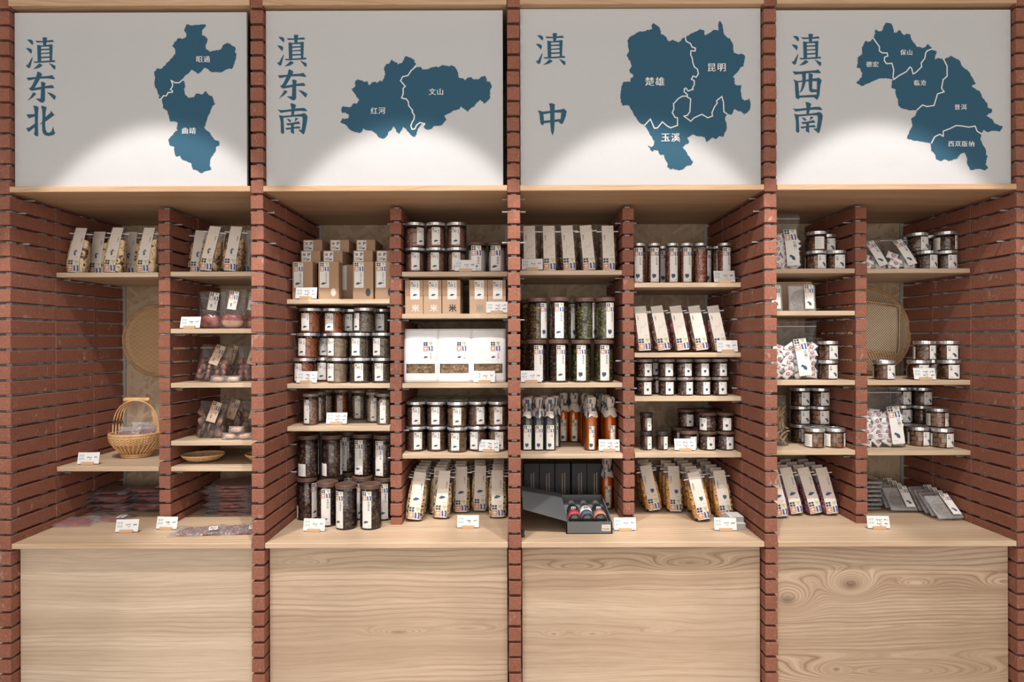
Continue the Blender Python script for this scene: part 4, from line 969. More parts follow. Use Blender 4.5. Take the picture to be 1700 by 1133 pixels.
# ------------------------------------------------------------------ banded pouches
def loft_fn(w, d, h, bul=1., sq=.62):
    def ab(t):
        a = w / 2 * (.90 + .10 * math.sin(min(1, t * 1.6) * PI * .9)) * (1 - .04 * t)
        b = max(.0016, d / 2 * (.82 + .5 * math.sin(min(1., t * 2) * PI) * .35 * bul) * max(0, 1 - t ** 2.2) ** .75)
        return a, b
    def fy(x, t):
        a, b = ab(t); u = min(1, abs(x) / a); return -b * max(0, 1 - u ** (2 / sq)) ** (sq / 2)
    def surf(u, t, s=1.):
        a, b = ab(t); th = 2 * PI * u; c_, s_ = math.cos(th), math.sin(th)
        x = a * s * math.copysign(abs(c_) ** sq, c_); y = b * s * math.copysign(abs(s_) ** sq, s_)
        return (x, y, t * h), (c_ * .5, s_, .1)
    return ab, fy, surf
PCS = {'apple': (pc_slice(), 85, .75), 'apple2': (pc_chip(.016, .008), 90, 1.1), 'darkjerky': (pc_chip(.018, .008, .003), 60, 1.), 'redjerky': (pc_chip(.018, .007, .003), 60, 1.),
       'orange': (pc_chip(.013, .006, .004), 130, 1.3), 'straw': (pc_ring(.024, .0024), 85, .8), 'purple': (pc_chip(.010, .009), 110, 1.3), 'sausage': (pc_disc(.010, .004, hole=False), 80, .6),
       'shreds': (pc_stick(.05, .004), 110, 1.)}
_bc = {}
def pouch(cont, key, txt, side=1, w=.094, d=.054, h=.200, sw=.052, paper=9, seed=0):
    k = (cont, key, side, w, seed)
    if k in _bc: return _bc[k]
    rnd = random.Random(seed + len(cont)); ab, fy, surf = loft_fn(w, d, h)
    n, m = 22, 13; v = []; f = []
    for j in range(m + 1):
        t = j / m
        for i in range(n):
            p, _n = surf(i / n, t); k2 = 1 + rnd.uniform(-.035, .035) * (1 if 0 < t < .95 else 0)
            v.append((p[0] * k2, p[1] * (k2 + rnd.uniform(-.06, .06)), p[2]))
    for j in range(m):
        for i in range(n): q = (i + 1) % n; f.append((j * n + i, j * n + q, (j + 1) * n + q, (j + 1) * n + i))
    f.append(tuple(reversed(range(n)))); f.append(tuple(range(m * n, (m + 1) * n)))
    fm = mesh_from('pouch_film', v, f, M_FILM, smooth=True)
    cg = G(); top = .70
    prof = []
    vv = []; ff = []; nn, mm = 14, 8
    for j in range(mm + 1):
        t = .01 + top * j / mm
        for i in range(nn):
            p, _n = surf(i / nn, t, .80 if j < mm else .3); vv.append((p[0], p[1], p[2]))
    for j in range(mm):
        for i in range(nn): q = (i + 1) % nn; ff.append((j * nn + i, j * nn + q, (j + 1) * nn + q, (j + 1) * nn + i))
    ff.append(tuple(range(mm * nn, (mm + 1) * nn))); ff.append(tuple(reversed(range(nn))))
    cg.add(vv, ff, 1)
    pcs, cnt, fl = PCS[cont]; cm_ = 'apple2' if cont == 'shreds' else cont
    scatter(cg, lambda u, t: surf(u, .03 + t * top * .95, .87), pcs, cnt, rnd, fl)
    def keep(x, y, z_):
        z_ = max(z_, .0015); a_, b_ = ab(min(1, z_ / h)); x = max(-a_ * .97, min(a_ * .97, x)); l = abs(fy(x, min(1, z_ / h))) * .96
        return (x, max(-l, min(l, y)), z_)
    cg.v = [keep(*q) for q in cg.v]
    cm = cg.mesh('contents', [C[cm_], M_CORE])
    P = pr_band(sw, h, key, txt, side)
    lab = label_mesh(P, sw, h * 1.02, paper=paper, nseg=4, vseg=16, warp=lambda x, y, l: (x, fy(x, min(1, y / h)) - .0022 - l, y + .0005), lift=.0004)
    sg = G(); sg.bbox(-w * .57, w * .57, -.0042, .0042, h * .875, h * .90, .001)
    _bc[k] = [('pouch_film', fm), ('contents', cm, {'kind': 'stuff'}), ('paper_band', lab), ('seal_strip', sg.mesh('seal_strip', M_SEAL))]
    return _bc[k]
def pouches(items, z, desc, rowname, where, group, parts):
    its = sorted(items, key=lambda q: q[0])
    for i, (x, Y, lean, roll, rz) in enumerate(its):
        o = f", {ordn[i]} from left" if len(its) > 1 else ''
        thing('banded_pouch', parts[i % len(parts)], f"{desc}{o}, {rowname}, {where}", 'pouch', group, (x, Y, z + .001 + abs(math.sin(roll)) * .036 + max(0, math.sin(-lean)) * .018), (lean, roll, rz))
PA = [pouch('apple', 'ne', '苹果片', seed=1), pouch('apple', 'ne', '苹果片', seed=2), pouch('apple', 'ne', '苹果片', seed=3)]
PB = [pouch('apple2', 'ne', '苹果干', seed=4), pouch('apple2', 'ne', '苹果干', seed=5)]
pouches([(X(p, Y), Y, -.07, r, a) for p, Y, r, a in ((128, 2.71, .07, -.05), (164, 2.79, 0, .05), (189, 2.705, .07, -.1), (217, 2.80, 0, .1), (243.5, 2.705, .04, -.1), (264, 2.79, .03, 0))],
        shelfz(450), 'fruit ring pouch', 'same row', WH(0, 'left', 0), 'pouches of dried fruit rings', PA)
pouches([(X(p, Y), Y, -.08, r, a) for p, Y, r, a in ((329.5, 2.79, .05, .1), (347, 2.70, .12, -.1), (364, 2.87, 0, 0), (386, 2.70, .07, -.05), (408, 2.79, .04, 0))],
        shelfz(449), 'brown fruit pouch', 'same row', WH(0, 'right', 0), 'pouches of brown dried fruit', PB)
PD = [pouch('darkjerky', 'line', '橄榄片', -1, w=.086, seed=7), pouch('darkjerky', 'line', '橄榄片', -1, w=.086, seed=8)]
pouches([(X(p, 2.705), 2.705, -.05, r, 0) for p, r in ((879.8, -.01), (912.3, -.01), (945.3, -.05), (978, -.07), (1010, -.01))], shelfz(448.6), 'dark dried fruit pouch', 'same row', WH(2, 'left', 0), 'pouches of dark dried fruit', PD)
PR = [pouch('redjerky', 'line', '芒果干', -1, w=.084, seed=9), pouch('redjerky', 'line', '芒果干', -1, w=.084, seed=10)]
pouches([(X(p, 2.71), 2.71, -.14, -.12 if p > 1070 else -.06, 0) for p in (1069, 1101, 1132.5, 1163.5, 1195)], shelfz(586.3), 'reddish strip pouch', 'same row', WH(2, 'right', 1), 'pouches of reddish strips', PR)
def block(cols, z, desc, where, group, parts, lean=-.16, y1=3.03, step=.068):
    rr = random.Random(len(desc)); d = 0
    while True:
        nc = len(cols)
        row = [((x if d == 0 else cols[0][0] + (cols[-1][0] - cols[0][0]) * ci / (nc - 1)) + rr.uniform(-.002, .002), Y + d * step, lean, r * (1 if d == 0 else .5), rr.uniform(-.06, .06)) for ci, (x, Y, r) in enumerate(cols) if Y + d * step < y1]
        if not row: break
        pouches(row, z, desc, ['front row', 'second row', 'third row', 'fourth row', 'fifth row', 'sixth row'][d], where, group, parts); d += 1
PS = [pouch('straw', 'se', '红薯干片', seed=11, w=.085), pouch('straw', 'se', '红薯干片', seed=12, w=.085)]
block([(X(687, 2.70), 2.70, .12), (X(732, 2.735), 2.735, .06), (X(765, 2.83), 2.83, 0), (X(796, 2.85), 2.85, .01), (X(826, 2.745), 2.745, -.02)], COUNTER, 'straw ribbon pouch', WH(1, 'right', None), 'pouches of straw-coloured ribbons', PS)
PO = [pouch('orange', 'c', '香辣脆片', -1, w=.083, seed=13), pouch('orange', 'c', '香辣脆片', -1, w=.083, seed=14)]
block([(X(1085, 2.83), 2.83, -.16), (X(1119.5, 2.83), 2.83, 0), (X(1166, 2.68), 2.68, -.17), (X(1202, 2.72), 2.72, -.08)], COUNTER, 'orange crisp pouch', WH(2, 'right', None), 'pouches of orange crisps', PO)
PP = [pouch('purple', 'se', '洛神花茶', seed=15, w=.081), pouch('purple', 'se', '洛神花茶', seed=16, w=.081)]
block([(1.205, 2.73, -.12), (1.29, 2.77, -.16), (1.375, 2.77, -.18), (1.450, 2.77, -.14)], COUNTER, 'purple petal pouch', WH(3, 'left', None), 'pouches of purple petals', PP)

# ------------------------------------------------------------------ kraft cartons
def carton(w, d, h, lw, lh, lx, lz, P, extra=None, mat_=M_KRAFT):
    g = G().bbox(-w / 2, w / 2, 0, d, 0, h, .0012).mesh('carton', mat_)
    ps = [('carton', g), ('label', label_mesh(P, lw, lh, nseg=1), {'loc': (lx, -.0006, lz)})]
    if extra: ps.append(extra)
    return ps
ov = G().add([(.011 * math.cos(a), 0, .018 * math.sin(a)) for a in [i * PI / 8 for i in range(16)]], [tuple(reversed(range(16)))]).mesh('oval_sticker', M_STRIP)
ovd = G().add([(.011 * math.cos(a), 0, .018 * math.sin(a)) for a in [i * PI / 8 for i in range(16)]], [tuple(reversed(range(16)))]).mesh('oval_sticker', M_INK)
def tallbox(st, m): return carton(.090, .062, .168, .041, .112, -.018, .052, pr_tall(.041, .112, 'se', st), ('oval_sticker', m, {'loc': (.022, -.0005, .032)}))
def endbox(): 
    P = P2(); P.rect(-.016, -.004, .030, .042, 6); P.rect(-.013, -.007, .032, .040, 0); P.rect(.006, .010, .028, .044, 1); P.rect(.012, .017, .034, .044, 3)
    for i in range(3): P.rect(-.016, .004, .020 - i * .004, .0215 - i * .004, 1)
    minimap(P, 'se', .009, .014, .014); return carton(.088, .166, .058, .041, .050, -.018, .004, P)
z = shelfz(495.5); TB = [tallbox('云南红米线', ov), tallbox('云南红米线', ov), tallbox('云南红米线', ovd), tallbox('云南红米线', ovd)]
for i, px in enumerate((502.5, 546, 603, 640)):
    thing('kraft_carton', TB[i], f'upright kraft carton, {ordn[i]} from left, on the first shelf, second bay left', 'carton', 'upright kraft cartons', (X(px, 2.68), 2.68 - .004 * (i % 2), z + .0005))
EB = endbox()
thing('kraft_carton', carton(.09, .062, .168, .041, .112, -.018, .052, P2()), 'upright kraft carton behind the gap, first shelf, second bay left', 'carton', 'upright kraft cartons', (X(575, 2.79), 2.79, z + .0005))
for i, px in enumerate((520, 556.5, 606, 644)):
    thing('kraft_carton', EB, f'lying kraft carton, {ordn[i]} from left, middle layer, first shelf, second bay left', 'carton', 'lying kraft cartons', (X(px, 2.78), 2.745, z + .169))
for i, px in enumerate((524, 568, 611)):
    thing('kraft_carton', EB, f'lying kraft carton, {ordn[i]} from left, top layer, first shelf, second bay left', 'carton', 'lying kraft cartons', (X(px, 2.84), 2.80, z + .2275))
for i, (a, b_) in enumerate(((-.865, 2.80), (-.772, 2.86), (-.63, 2.80))):
    pass
z = shelfz(520.3)
def ricebox(ink):
    g = G().bbox(-.0395, .0395, 0, .10, 0, .0795, .001).mesh('carton_sleeve_lower', M_KRAFT2); g2 = G().bbox(-.040, .040, -.0004, .1004, .0795, .150, .001).mesh('carton_upper', M_KRAFT)
    Pl = P2(); logo(Pl, -.019, .056, .021); Pl.vtext('红软米', .012, .076, .0075, 1); minimap(Pl, 'se', 0, .020, .020)
    v, f = glyph('米'); vv, ff = [], []
    for j, (du, dv) in enumerate(((0, 0), (.035, 0), (-.035, 0), (0, .035), (0, -.035))):
        o = len(vv); vv += [((x + du) * .034, -.00012 * j, (y + dv) * .034) for x, y in v]; ff += [tuple(i + o for i in q) for q in f]
    cm = mesh_from('rice_character', vv, ff, ink)
    return [('carton_lower', g), ('carton_upper', g2), ('label', label_mesh(Pl, .041, .083, nseg=1), {'loc': (.004, -.001, .064)}), ('rice_character', cm, {'loc': (.006, -.0006, .026)})]
RB = [ricebox(M_WHITE), ricebox(M_WHITE), ricebox(M_INK), ricebox(M_GREY), ricebox(M_GREY)]
for i, px in enumerate((688, 718.5, 749.5, 794.5, 825)):
    thing('rice_carton', RB[i], f'kraft rice carton with a large rice character, {ordn[i]} from left below the red grain jars', 'carton', 'kraft rice cartons', (X(px, 2.68), 2.675, z + .0005))
    thing('rice_carton', RB[i], f'kraft rice carton directly behind the {ordn[i]} front rice carton from left', 'carton', 'kraft rice cartons', (X(px, 2.68), 2.787, z + .0005))

# white pouches with window
def wpouch(seed):
    rnd = random.Random(seed); w, h, d = .152, .238, .07
    def prof(t):
        return d / 2 * (.92 + .12 * math.sin(PI * min(1, 1.5 * t))) * max(.02, 1 - t ** 3) ** .8
    g = G(); nx, nz = 12, 16; v = []; f = []
    def dep(x, t): return prof(t) * (1 - .35 * abs(2 * x / w) ** 4) + rnd.uniform(-.0006, .0006)
    wx0, wx1, wz0, wz1 = -w * .42, w * .41, .17, .345
    xs = [-w / 2 + w * i / nx for i in range(nx + 1)]; xs[1] = wx0; xs[11] = wx1
    ts = [j / nz for j in range(nz + 1)]; ts[3] = wz0; ts[6] = wz1; ts[4] = .225; ts[5] = .285
    fr = [[len(v) + j * (nx + 1) + i for i in range(nx + 1)] for j in range(nz + 1)]
    for t in ts:
        for x in xs: v.append((x, -dep(x, t), t * h))
    o = len(v)
    for t in ts:
        for x in xs: v.append((x, dep(x, t), t * h))
    for j in range(nz):
        for i in range(nx):
            a = j * (nx + 1) + i
            if not (1 <= i < 11 and 3 <= j < 6): f.append((a, a + 1, a + nx + 2, a + nx + 1))
            a += o; f.append((a, a + nx + 1, a + nx + 2, a + 1))
        for i in (0, nx):
            a = j * (nx + 1) + i; q = (a, a + nx + 1, a + nx + 1 + o, a + o); f.append(q if i == 0 else tuple(reversed(q)))
    for i in range(nx):
        f.append((i, i + o, i + 1 + o, i + 1)); a = nz * (nx + 1) + i; f.append((a, a + 1, a + 1 + o, a + o))
    body = mesh_from('paper_pouch', v, f, M_WPOUCH, smooth=True)
    wv = [(x, -dep(x, t) + .0015, t * h) for t in (wz0, .225, .285, wz1) for x in xs[1:12]]; wf = [(j * 11 + i, j * 11 + i + 1, j * 11 + i + 12, j * 11 + i + 11) for j in range(3) for i in range(10)]
    win = mesh_from('window_film', wv, wf, M_FILM)
    cg = G(); cg.box(wx0 + .003, wx1 - .003, -d / 2 + .014, -d / 2 + .018, h * wz0 - .008, h * wz1 + .008)
    for i in range(50):
        M = Matrix.Translation((rnd.uniform(wx0 + .01, wx1 - .01), -d / 2 + rnd.uniform(.007, .014), h * rnd.uniform(wz0 + .01, wz1 - .01))) @ Matrix.Rotation(PI / 2 + rnd.uniform(-.5, .5), 4, 'X') @ Matrix.Rotation(rnd.uniform(0, 6), 4, 'Z')
        vv, ff = pc_chip(.012, .0075, .003); cg.add([tuple(M @ Vector(k)) for k in vv], ff)
    P = P2(); logo(P, .010, .138, .042); P.vtext('牛肝菌', .044, .132, .0085, 11); minimap(P, 'se', .022, .112, .018); 
    for i in range(4): P.rect(.008 + i * .009, .011 + i * .009, .098, .099, 6)
    lm = mesh_from('printed_emblem', [(x, -dep(x, y / h) - .0012, y) for x, y in P.v], P.f, LM, P.mi)
    return [('paper_pouch', body), ('mushroom_slices', cg.mesh('mushroom_slices', C['shroom']), {'kind': 'stuff'}), ('window_film', win), ('printed_emblem', lm)]
z = shelfz(636); WP = [wpouch(1), wpouch(2), wpouch(3)]
for i, px in enumerate((699.5, 755, 811)):
    thing('white_paper_pouch', WP[i], f'white paper pouch with a mushroom window, {ordn[i]} from left on the front of its shelf', 'pouch', 'white mushroom pouches', (X(px, 2.70), 2.71, z + .0005), (-.03, 0, 0))
for i, px in enumerate((702, 760, 816)):
    thing('white_paper_pouch', WP[(i + 1) % 3], f'white paper pouch hidden behind the {ordn[i]} front mushroom pouch from left', 'pouch', 'white mushroom pouches', (X(px, 2.75) + (.004 if i == 0 else -.004), 2.80, z + .0005), (-.03, 0, 0))
# ------------------------------------------------------------------ price cards
def price_card(seed, rows=1):
    r = random.Random(seed); P = P2(); w, h = .092, .050
    for i in (0, 1):
        for j in (0, 1):
            x0, y0 = -.040 + i * .012, .016 + j * .014
            P.rect(x0, x0 + .009, y0 + .008, y0 + .0095, 8); P.rect(x0, x0 + .0015, y0, y0 + .0095, 8); P.rect(x0 + .003, x0 + .009, y0 + .004, y0 + .0052, 8)
            P.rect(x0 + .006, x0 + .0075, y0, y0 + .009, 8)
    for k in range(rows):
        yy = .034 - k * .016 if rows > 1 else .028
        for (xa, n) in ((-.006, 4), (.024, 3)):
            for q in range(n):
                x = xa + q * .0052
                pts = [(x + r.uniform(0, .0045), yy + r.uniform(-.003, .003)) for _ in range(4)]
                P.line(pts, .0017, 1)
        P.line([(.002 + r.uniform(0, .004), yy - .008), (.012, yy - .0085 + r.uniform(0, .001))], .0016, 1)
    cg = G().box(-w / 2, w / 2, 0, .0006, 0, h)
    cm = cg.mesh('card', M_WHITE); pm = mesh_from('handwriting', [(x, -.0003, y) for x, y in P.v], P.f, LM, P.mi)
    hg = G().bbox(-.027, .027, -.006, -.0012, .0, .013, .0008); hg.bbox(-.027, .027, .0022, .0085, .0, .013, .0008); hg.bbox(-.027, .027, -.0055, .008, 0, .0035, .0006)
    t = (-.22, 0, 0)
    return [('card', cm, {'rot': t, 'loc': (0, .0, .0038)}, [('handwriting', pm)]), ('wooden_holder', hg.mesh('wooden_holder', M_HOLD))]
PC1 = [price_card(i) for i in range(4)]; PC2 = [price_card(i + 20, 2) for i in range(3)]
def card(px, Y, z, label, two=False, rz=0, i=[0]):
    i[0] += 1
    thing('price_card', (PC2 if two else PC1)[i[0] % 3], label, 'price card', 'price cards in wooden holders', (X(px, Y), Y, z + .0005), (0, 0, rz))
card(315, 2.6515, shelfz(544), 'price card left of the first ham bag, under the brown fruit pouches', rz=-.1)
card(145, 2.685, shelfz(773), 'price card on the shelf corner left of the handled basket', rz=.05)
card(209, 2.540, COUNTER, 'price card on the countertop in front of the red meat packs', rz=.05)
card(275, 2.578, COUNTER, 'price card on the countertop below the first short brick divider', rz=-.08)
card(508, 2.6515, shelfz(495.5), 'price card leaning before the leftmost kraft carton', True, .03)
card(508.5, 2.6515, shelfz(636), 'price card before the lowest chilli jar', True, -.08)
card(558, 2.70, shelfz(707.3), 'price card in the gap between slim frosted-lid jars', True)
card(520, 2.545, COUNTER, 'price card before the tall jars of dark petals', rz=-.05)
card(773, 2.6515, shelfz(450.3), 'price card between red grain jars and white powder jars', rz=.05)
card(825, 2.6515, shelfz(520.3), 'price card covering the rightmost rice carton', True)
card(804, 2.6515, shelfz(636), 'price card before the rightmost mushroom pouch', rz=-.02)
card(811, 2.68, shelfz(753.3), 'price card before the nut jars at the right end of their row', True, -.2)
card(776, 2.586, COUNTER, 'price card before the straw ribbon pouches')
card(884, 2.6515, shelfz(448.6), 'price card before the leftmost dark dried fruit pouch', rz=-.05)
card(882, 2.6515, shelfz(636), 'price card before the tall herb jars, beside the middle pillar', rz=.04)
card(1011, 2.69, shelfz(754), 'price card before the right amber bottle', True, -.06)
card(1037, 2.545, COUNTER, 'price card right of the open black gift box')
card(1203.5, 2.6515, shelfz(469.7), 'price card before the rightmost slim jar of red flakes')
card(1208, 2.6515, shelfz(586.3), 'price card before the rightmost reddish strip pouch', rz=.03)
card(1137, 2.689, shelfz(753), 'price card between paste jars and pepper jars', True)
card(1204, 2.540, COUNTER, 'price card before the orange crisp pouches, beside grey blocks', rz=-.05)
card(1536, 2.6515, shelfz(633.5), 'price card before the sugar jars beside the round open basket', True, -.05)
card(1458.5, 2.558, COUNTER, 'price card on the countertop before the sugar disc packs', True, -.04)

# ------------------------------------------------------------------ bottles
def bottle(dark, seed, hh=.235):
    rnd = random.Random(seed); r = .0275 if dark else .031; hb = hh * .70; sq = .62 if dark else .8
    ps = []
    pr = [(r * .92, 0), (r, .004), (r, hb * .80), (r * .80, hb * .93), (r * .42, hb * 1.04), (.0125, hb * 1.12), (.0125, hh - .012)]
    if dark: ps.append(('bottle_body', G().lathe(pr, 20, sq=sq).mesh('bottle_body', M_DARKGL, True)))
    else:
        ps.append(('bottle_body', G().lathe(pr, 20, sq=sq).mesh('bottle_body', M_AMBER, True)))
        ps.append(('liquid', G().lathe([(a * .93, b + .002) for a, b in pr[:5]] + [(.0008, hb * 1.05)], 16, sq=sq).mesh('liquid', M_AMBERL, True)))
    # wrap: cap part, string waist and flared pointed skirt
    zc = hh - .045; n = 16; v = []; f = []
    rings = [(.0205, hh + .003), (.0225, hh - .006), (.0215, hh - .025), (.0165, zc), (.024, zc - .014), (.030, zc - .030)]
    for j, (q, zz) in enumerate(rings):
        for i in range(n):
            a = 2 * PI * i / n; k = 1 + (.10 if j else .03) * math.sin(i * PI / 2 + seed) + rnd.uniform(-.05, .05)
            dz = -.016 * abs(math.sin(i * PI / 4 + seed)) if j == 5 else rnd.uniform(-.001, .001)
            v.append((q * k * math.cos(a), q * k * math.sin(a), zz + dz))
    for j in range(5):
        for i in range(n):
            q = (i + 1) % n; f.append(((j + 1) * n + i, (j + 1) * n + q, j * n + q, j * n + i))
    f.append(tuple(range(n)))
    mi = [1 if (rnd.random() < .30) else 0 for _ in f]
    wm = mesh_from('paper_wrap', v, f, [M_WRAP, M_WRAPB], mi, True)
    tg = G().tube([(.0185 * math.cos(a), .0185 * math.sin(a), zc + .0005 * math.sin(a * 3)) for a in [i * PI / 6 for i in range(12)]], .0013, 5, cl=True)
    tg.tube([(.004, -.0185, zc), (.014, -.026, zc - .004), (.024, -.028, zc - .018)], .001, 4); tg.tube([(.002, -.0185, zc), (-.010, -.027, zc + .002), (-.020, -.026, zc - .010)], .001, 4)
    ps += [('paper_wrap', wm), ('twine', tg.mesh('twine', M_TWINE))]
    lw, lh = (.034, .108) if dark else (.033, .104)
    P = pr_tall(lw, lh, 'c', '水醋' if dark else '玫醋')
    if dark: lm = label_mesh(P, lw, lh, nseg=1); ps.append(('label', lm, {'loc': (0, -r - .0006, .006)}))
    else: ps.append(('label', label_mesh(P, lw, lh, R=r + .0008), {'loc': (0, 0, .006)}))
    return ps
z = shelfz(754) + .0005; DB = [bottle(True, i) for i in (1, 2)]; AB = [bottle(False, i) for i in (3, 4)]; W3 = 'third shelf, third bay left'
for i, px in enumerate((874.5, 893.5, 912)):
    thing('paper_wrapped_bottle', DB[i % 2], f'dark square bottle with paper-wrapped cap, {ordn[i]} from left, front row', 'bottle', 'dark paper-wrapped bottles', (X(px, 2.745), 2.745, z), (0, 0, .05))
for i, px in enumerate((879, 900, 920)):
    thing('paper_wrapped_bottle', DB[(i + 1) % 2], f'dark square bottle with paper-wrapped cap, {ordn[i]} from left, second row', 'bottle', 'dark paper-wrapped bottles', (X(px, 2.83), 2.83, z), (0, 0, -.05))
for i, (px, Y) in enumerate(((934, 2.975), (952.5, 2.97))):
    thing('paper_wrapped_bottle', AB[i % 2], f'amber bottle standing back in the shade, {["left", "right"][i]} one of the middle pair', 'bottle', 'amber paper-wrapped bottles', (X(px, Y), Y, z))
for i, (px, Y, l) in enumerate(((980.5, 2.745, 'amber bottle in front, left of the price card'), (1012, 2.76, 'amber bottle in front, partly behind the price card'),
        (977, 2.84, 'amber bottle directly behind the left front amber bottle'), (1006, 2.85, 'amber bottle directly behind the right front amber bottle'), (996, 2.935, 'amber bottle third back, between the two front amber bottles'), (971, 2.935, 'amber bottle at the back, right of the shaded amber pair'))):
    thing('paper_wrapped_bottle', AB[i % 2], l, 'bottle', 'amber paper-wrapped bottles', (X(px, Y), Y, z), (0, 0, .3 * i))
thing('paper_wrapped_bottle', AB[0], 'lone amber bottle on the countertop beside the black upright boxes', 'bottle', None, (X(1007, 2.90), 2.90, COUNTER + .0005))
# black upright gift boxes
def blackbox():
    g = G().bbox(-.0365, .0365, 0, .09, 0, .205, .0012); P = P2()
    for k, x in enumerate((-.004, .008)):
        for i in range(12): P.rect(x, x + .004, .150 - i * .0085 + k * .004, .1555 - i * .0085 + k * .004, 11)
    for i in range(5): P.rect(.0095, .0105, .14 - i * .02, .142 - i * .02, 11)
    return [('box', g.mesh('box', M_BLACKB)), ('gold_lettering', mesh_from('gold_lettering', [(x, -.0006, y) for x, y in P.v], P.f, LM, P.mi))]
BX = blackbox()
for i, px in enumerate((882, 907.5, 933.5, 961, 986.5)):
    thing('black_gift_box', BX, f'upright black gift box with bronze lettering, {ordn[i]} from left', 'gift box', 'upright black gift boxes', (X(px, 2.93), 2.93 , COUNTER + .0005))
# open gift box with its lid swung to the left
bx0, bx1, by0, by1 = .222, .412, 2.506, 2.800
g = G(); t = .004; hf, hr = .050, .088
g.box(bx0, bx1, by0, by0 + t, 0, hf); g.box(bx0, bx1, by1 - t, by1, 0, hr); g.box(bx0, bx1, by0, by1, 0, .003)
for xa in (bx0, bx1 - t): g.add([(xa, by0, 0), (xa + t, by0, 0), (xa + t, by1, 0), (xa, by1, 0), (xa, by0, hf), (xa + t, by0, hf), (xa + t, by1, hr), (xa, by1, hr)], [(3, 2, 1, 0), (4, 5, 6, 7), (0, 1, 5, 4), (1, 2, 6, 5), (2, 3, 7, 6), (3, 0, 4, 7)])
trm = mesh_from('tray', [(x - bx0, y - by0, zz) for x, y, zz in g.v], g.f, M_GREYB)
fg = G(); fg.add([(t, t, .003), (bx1 - bx0 - t, t, .003), (bx1 - bx0 - t, .29, .003), (t, .29, .003), (t, t, .018), (bx1 - bx0 - t, t, .018), (bx1 - bx0 - t, .29, .056), (t, .29, .056)], [(3, 2, 1, 0), (4, 5, 6, 7), (0, 1, 5, 4), (1, 2, 6, 5), (2, 3, 7, 6), (3, 0, 4, 7)])
lg = G(); L0 = [(0, 0, hf), (0, by1 - by0, hr)]; dx = -(bx0 - .042)
a, b_, c_, d_ = (0, 0, hf + .002), (0, by1 - by0, hr + .002), (dx, by1 - by0 + .0, .125), (dx, 0.0, .103)
tk = .004
lg.add([a, b_, c_, d_] + [(q[0] + .001, q[1], q[2] + tk) for q in (a, b_, c_, d_)], [(0, 1, 2, 3), (7, 6, 5, 4), (0, 4, 5, 1), (1, 5, 6, 2), (2, 6, 7, 3), (3, 7, 4, 0)])
P = P2(); P.rect(0, .036, 0, .026, 9)
for i in range(11): P.rect(.004 + i * .0026, .0052 + i * .0026, .004, .012, 1)
P.rect(.004, .030, .017, .019, 6)
thing('open_gift_box', [('tray', trm), ('foam_insert', fg.mesh('foam_insert', M_FOAM)), ('lid', mesh_from('lid', lg.v, lg.f, M_GREYB)),
      ('barcode_sticker', mesh_from('barcode_sticker', [(x + .146, -.0007 - (.0003 if m else 0), y + .012) for (x, y), m in zip(P.v, [0] * 4 + [1] * 99)], P.f, LM, P.mi))],
      'open black gift box with its lid swung left, on the middle countertop', 'gift box', None, (bx0, by0, COUNTER + .0005))
def mini(cap, lab1, lab2):
    g = G().lathe([(.024, 0), (.0265, .003), (.0265, .105), (.022, .125), (.011, .142), (.0105, .160)], 16)
    cg = G().lathe([(.013, .160), (.0145, .162), (.0145, .186), (.012, .190), (.0005, .190)], 14)
    def band(z0, z1, m): return G().lathe([(.0269, z0), (.0271, (z0 + z1) / 2), (.0269, z1)], 16).mesh('label_band', m, True)
    pb = P2(); 
    for i in range(7): pb.line([(-.012 + .003 * i, .060 + .004 * (i % 3)), (-.008 + .003 * i, .085 - .003 * (i % 2))], .0018, 1 if lab1 is M_WHITE else 12)
    return [('bottle_body', g.mesh('bottle_body', M_DARKGL, True)), ('cap', cg.mesh('cap', cap)), ('neck_label', band(.056, .100, lab1)), ('base_label', band(.012, .054, lab2)),
            ('label_print', mesh_from('label_print', [(.0276 * math.sin(x / .0276), -.0276 * math.cos(x / .0276), y) for x, y in pb.v], pb.f, LM, pb.mi))]
for i, (xx, l1, l2, nm) in enumerate(((.262, M_KLID, M_PINK, 'pink base label'), (.316, M_WHITE, M_WRAPB, 'white neck label'), (.370, M_KLID, M_SALM, 'salmon base label'))):
    thing('miniature_bottle', mini(M_GREYB, l1, l2), f'small dark bottle with {nm} lying in the open gift box', 'bottle', 'small bottles lying in the open box', (xx, by0 + .030, COUNTER + .046), (-PI / 2 + .128, 0, 0))
one('black_clip', G().lathe([(.008, 0), (.009, .004), (.006, .012), (.009, .03), (.0005, .034)], 12).mesh('black_clip', M_KLID), 'tiny black clip beside the middle pillar on the countertop', 'clip', None, (X(867, 2.47), 2.47, COUNTER + .0005))  # tiny black clip, shaped as a small cylinder
# little pile of grey-white blocks
z = COUNTER + .0005
for nm, (x0, x1, y0, y1, za, zb), c_ in (('lower', (.918, .985, 2.545, 2.64, 0, .030), 1), ('upper', (.925, .983, 2.56, 2.63, .0305, .054), 0)):
    g = G().bbox(x0 - x0, x1 - x0, 0, y1 - y0, 0, zb - za, .001).mesh('card_block', M_WHITE)
    g2 = G().bbox(0.0005, x1 - x0 - .0005, -.0008, .0, .001, zb - za - .001, .0003).mesh('grey_end', M_GREY)
    thing('card_block', [('card_block', g), ('grey_end', g2)], f'{nm} grey-ended white block beside the orange crisp price card', 'block', 'white blocks', (x0 - .008, y0, z + za), (0, 0, 0))

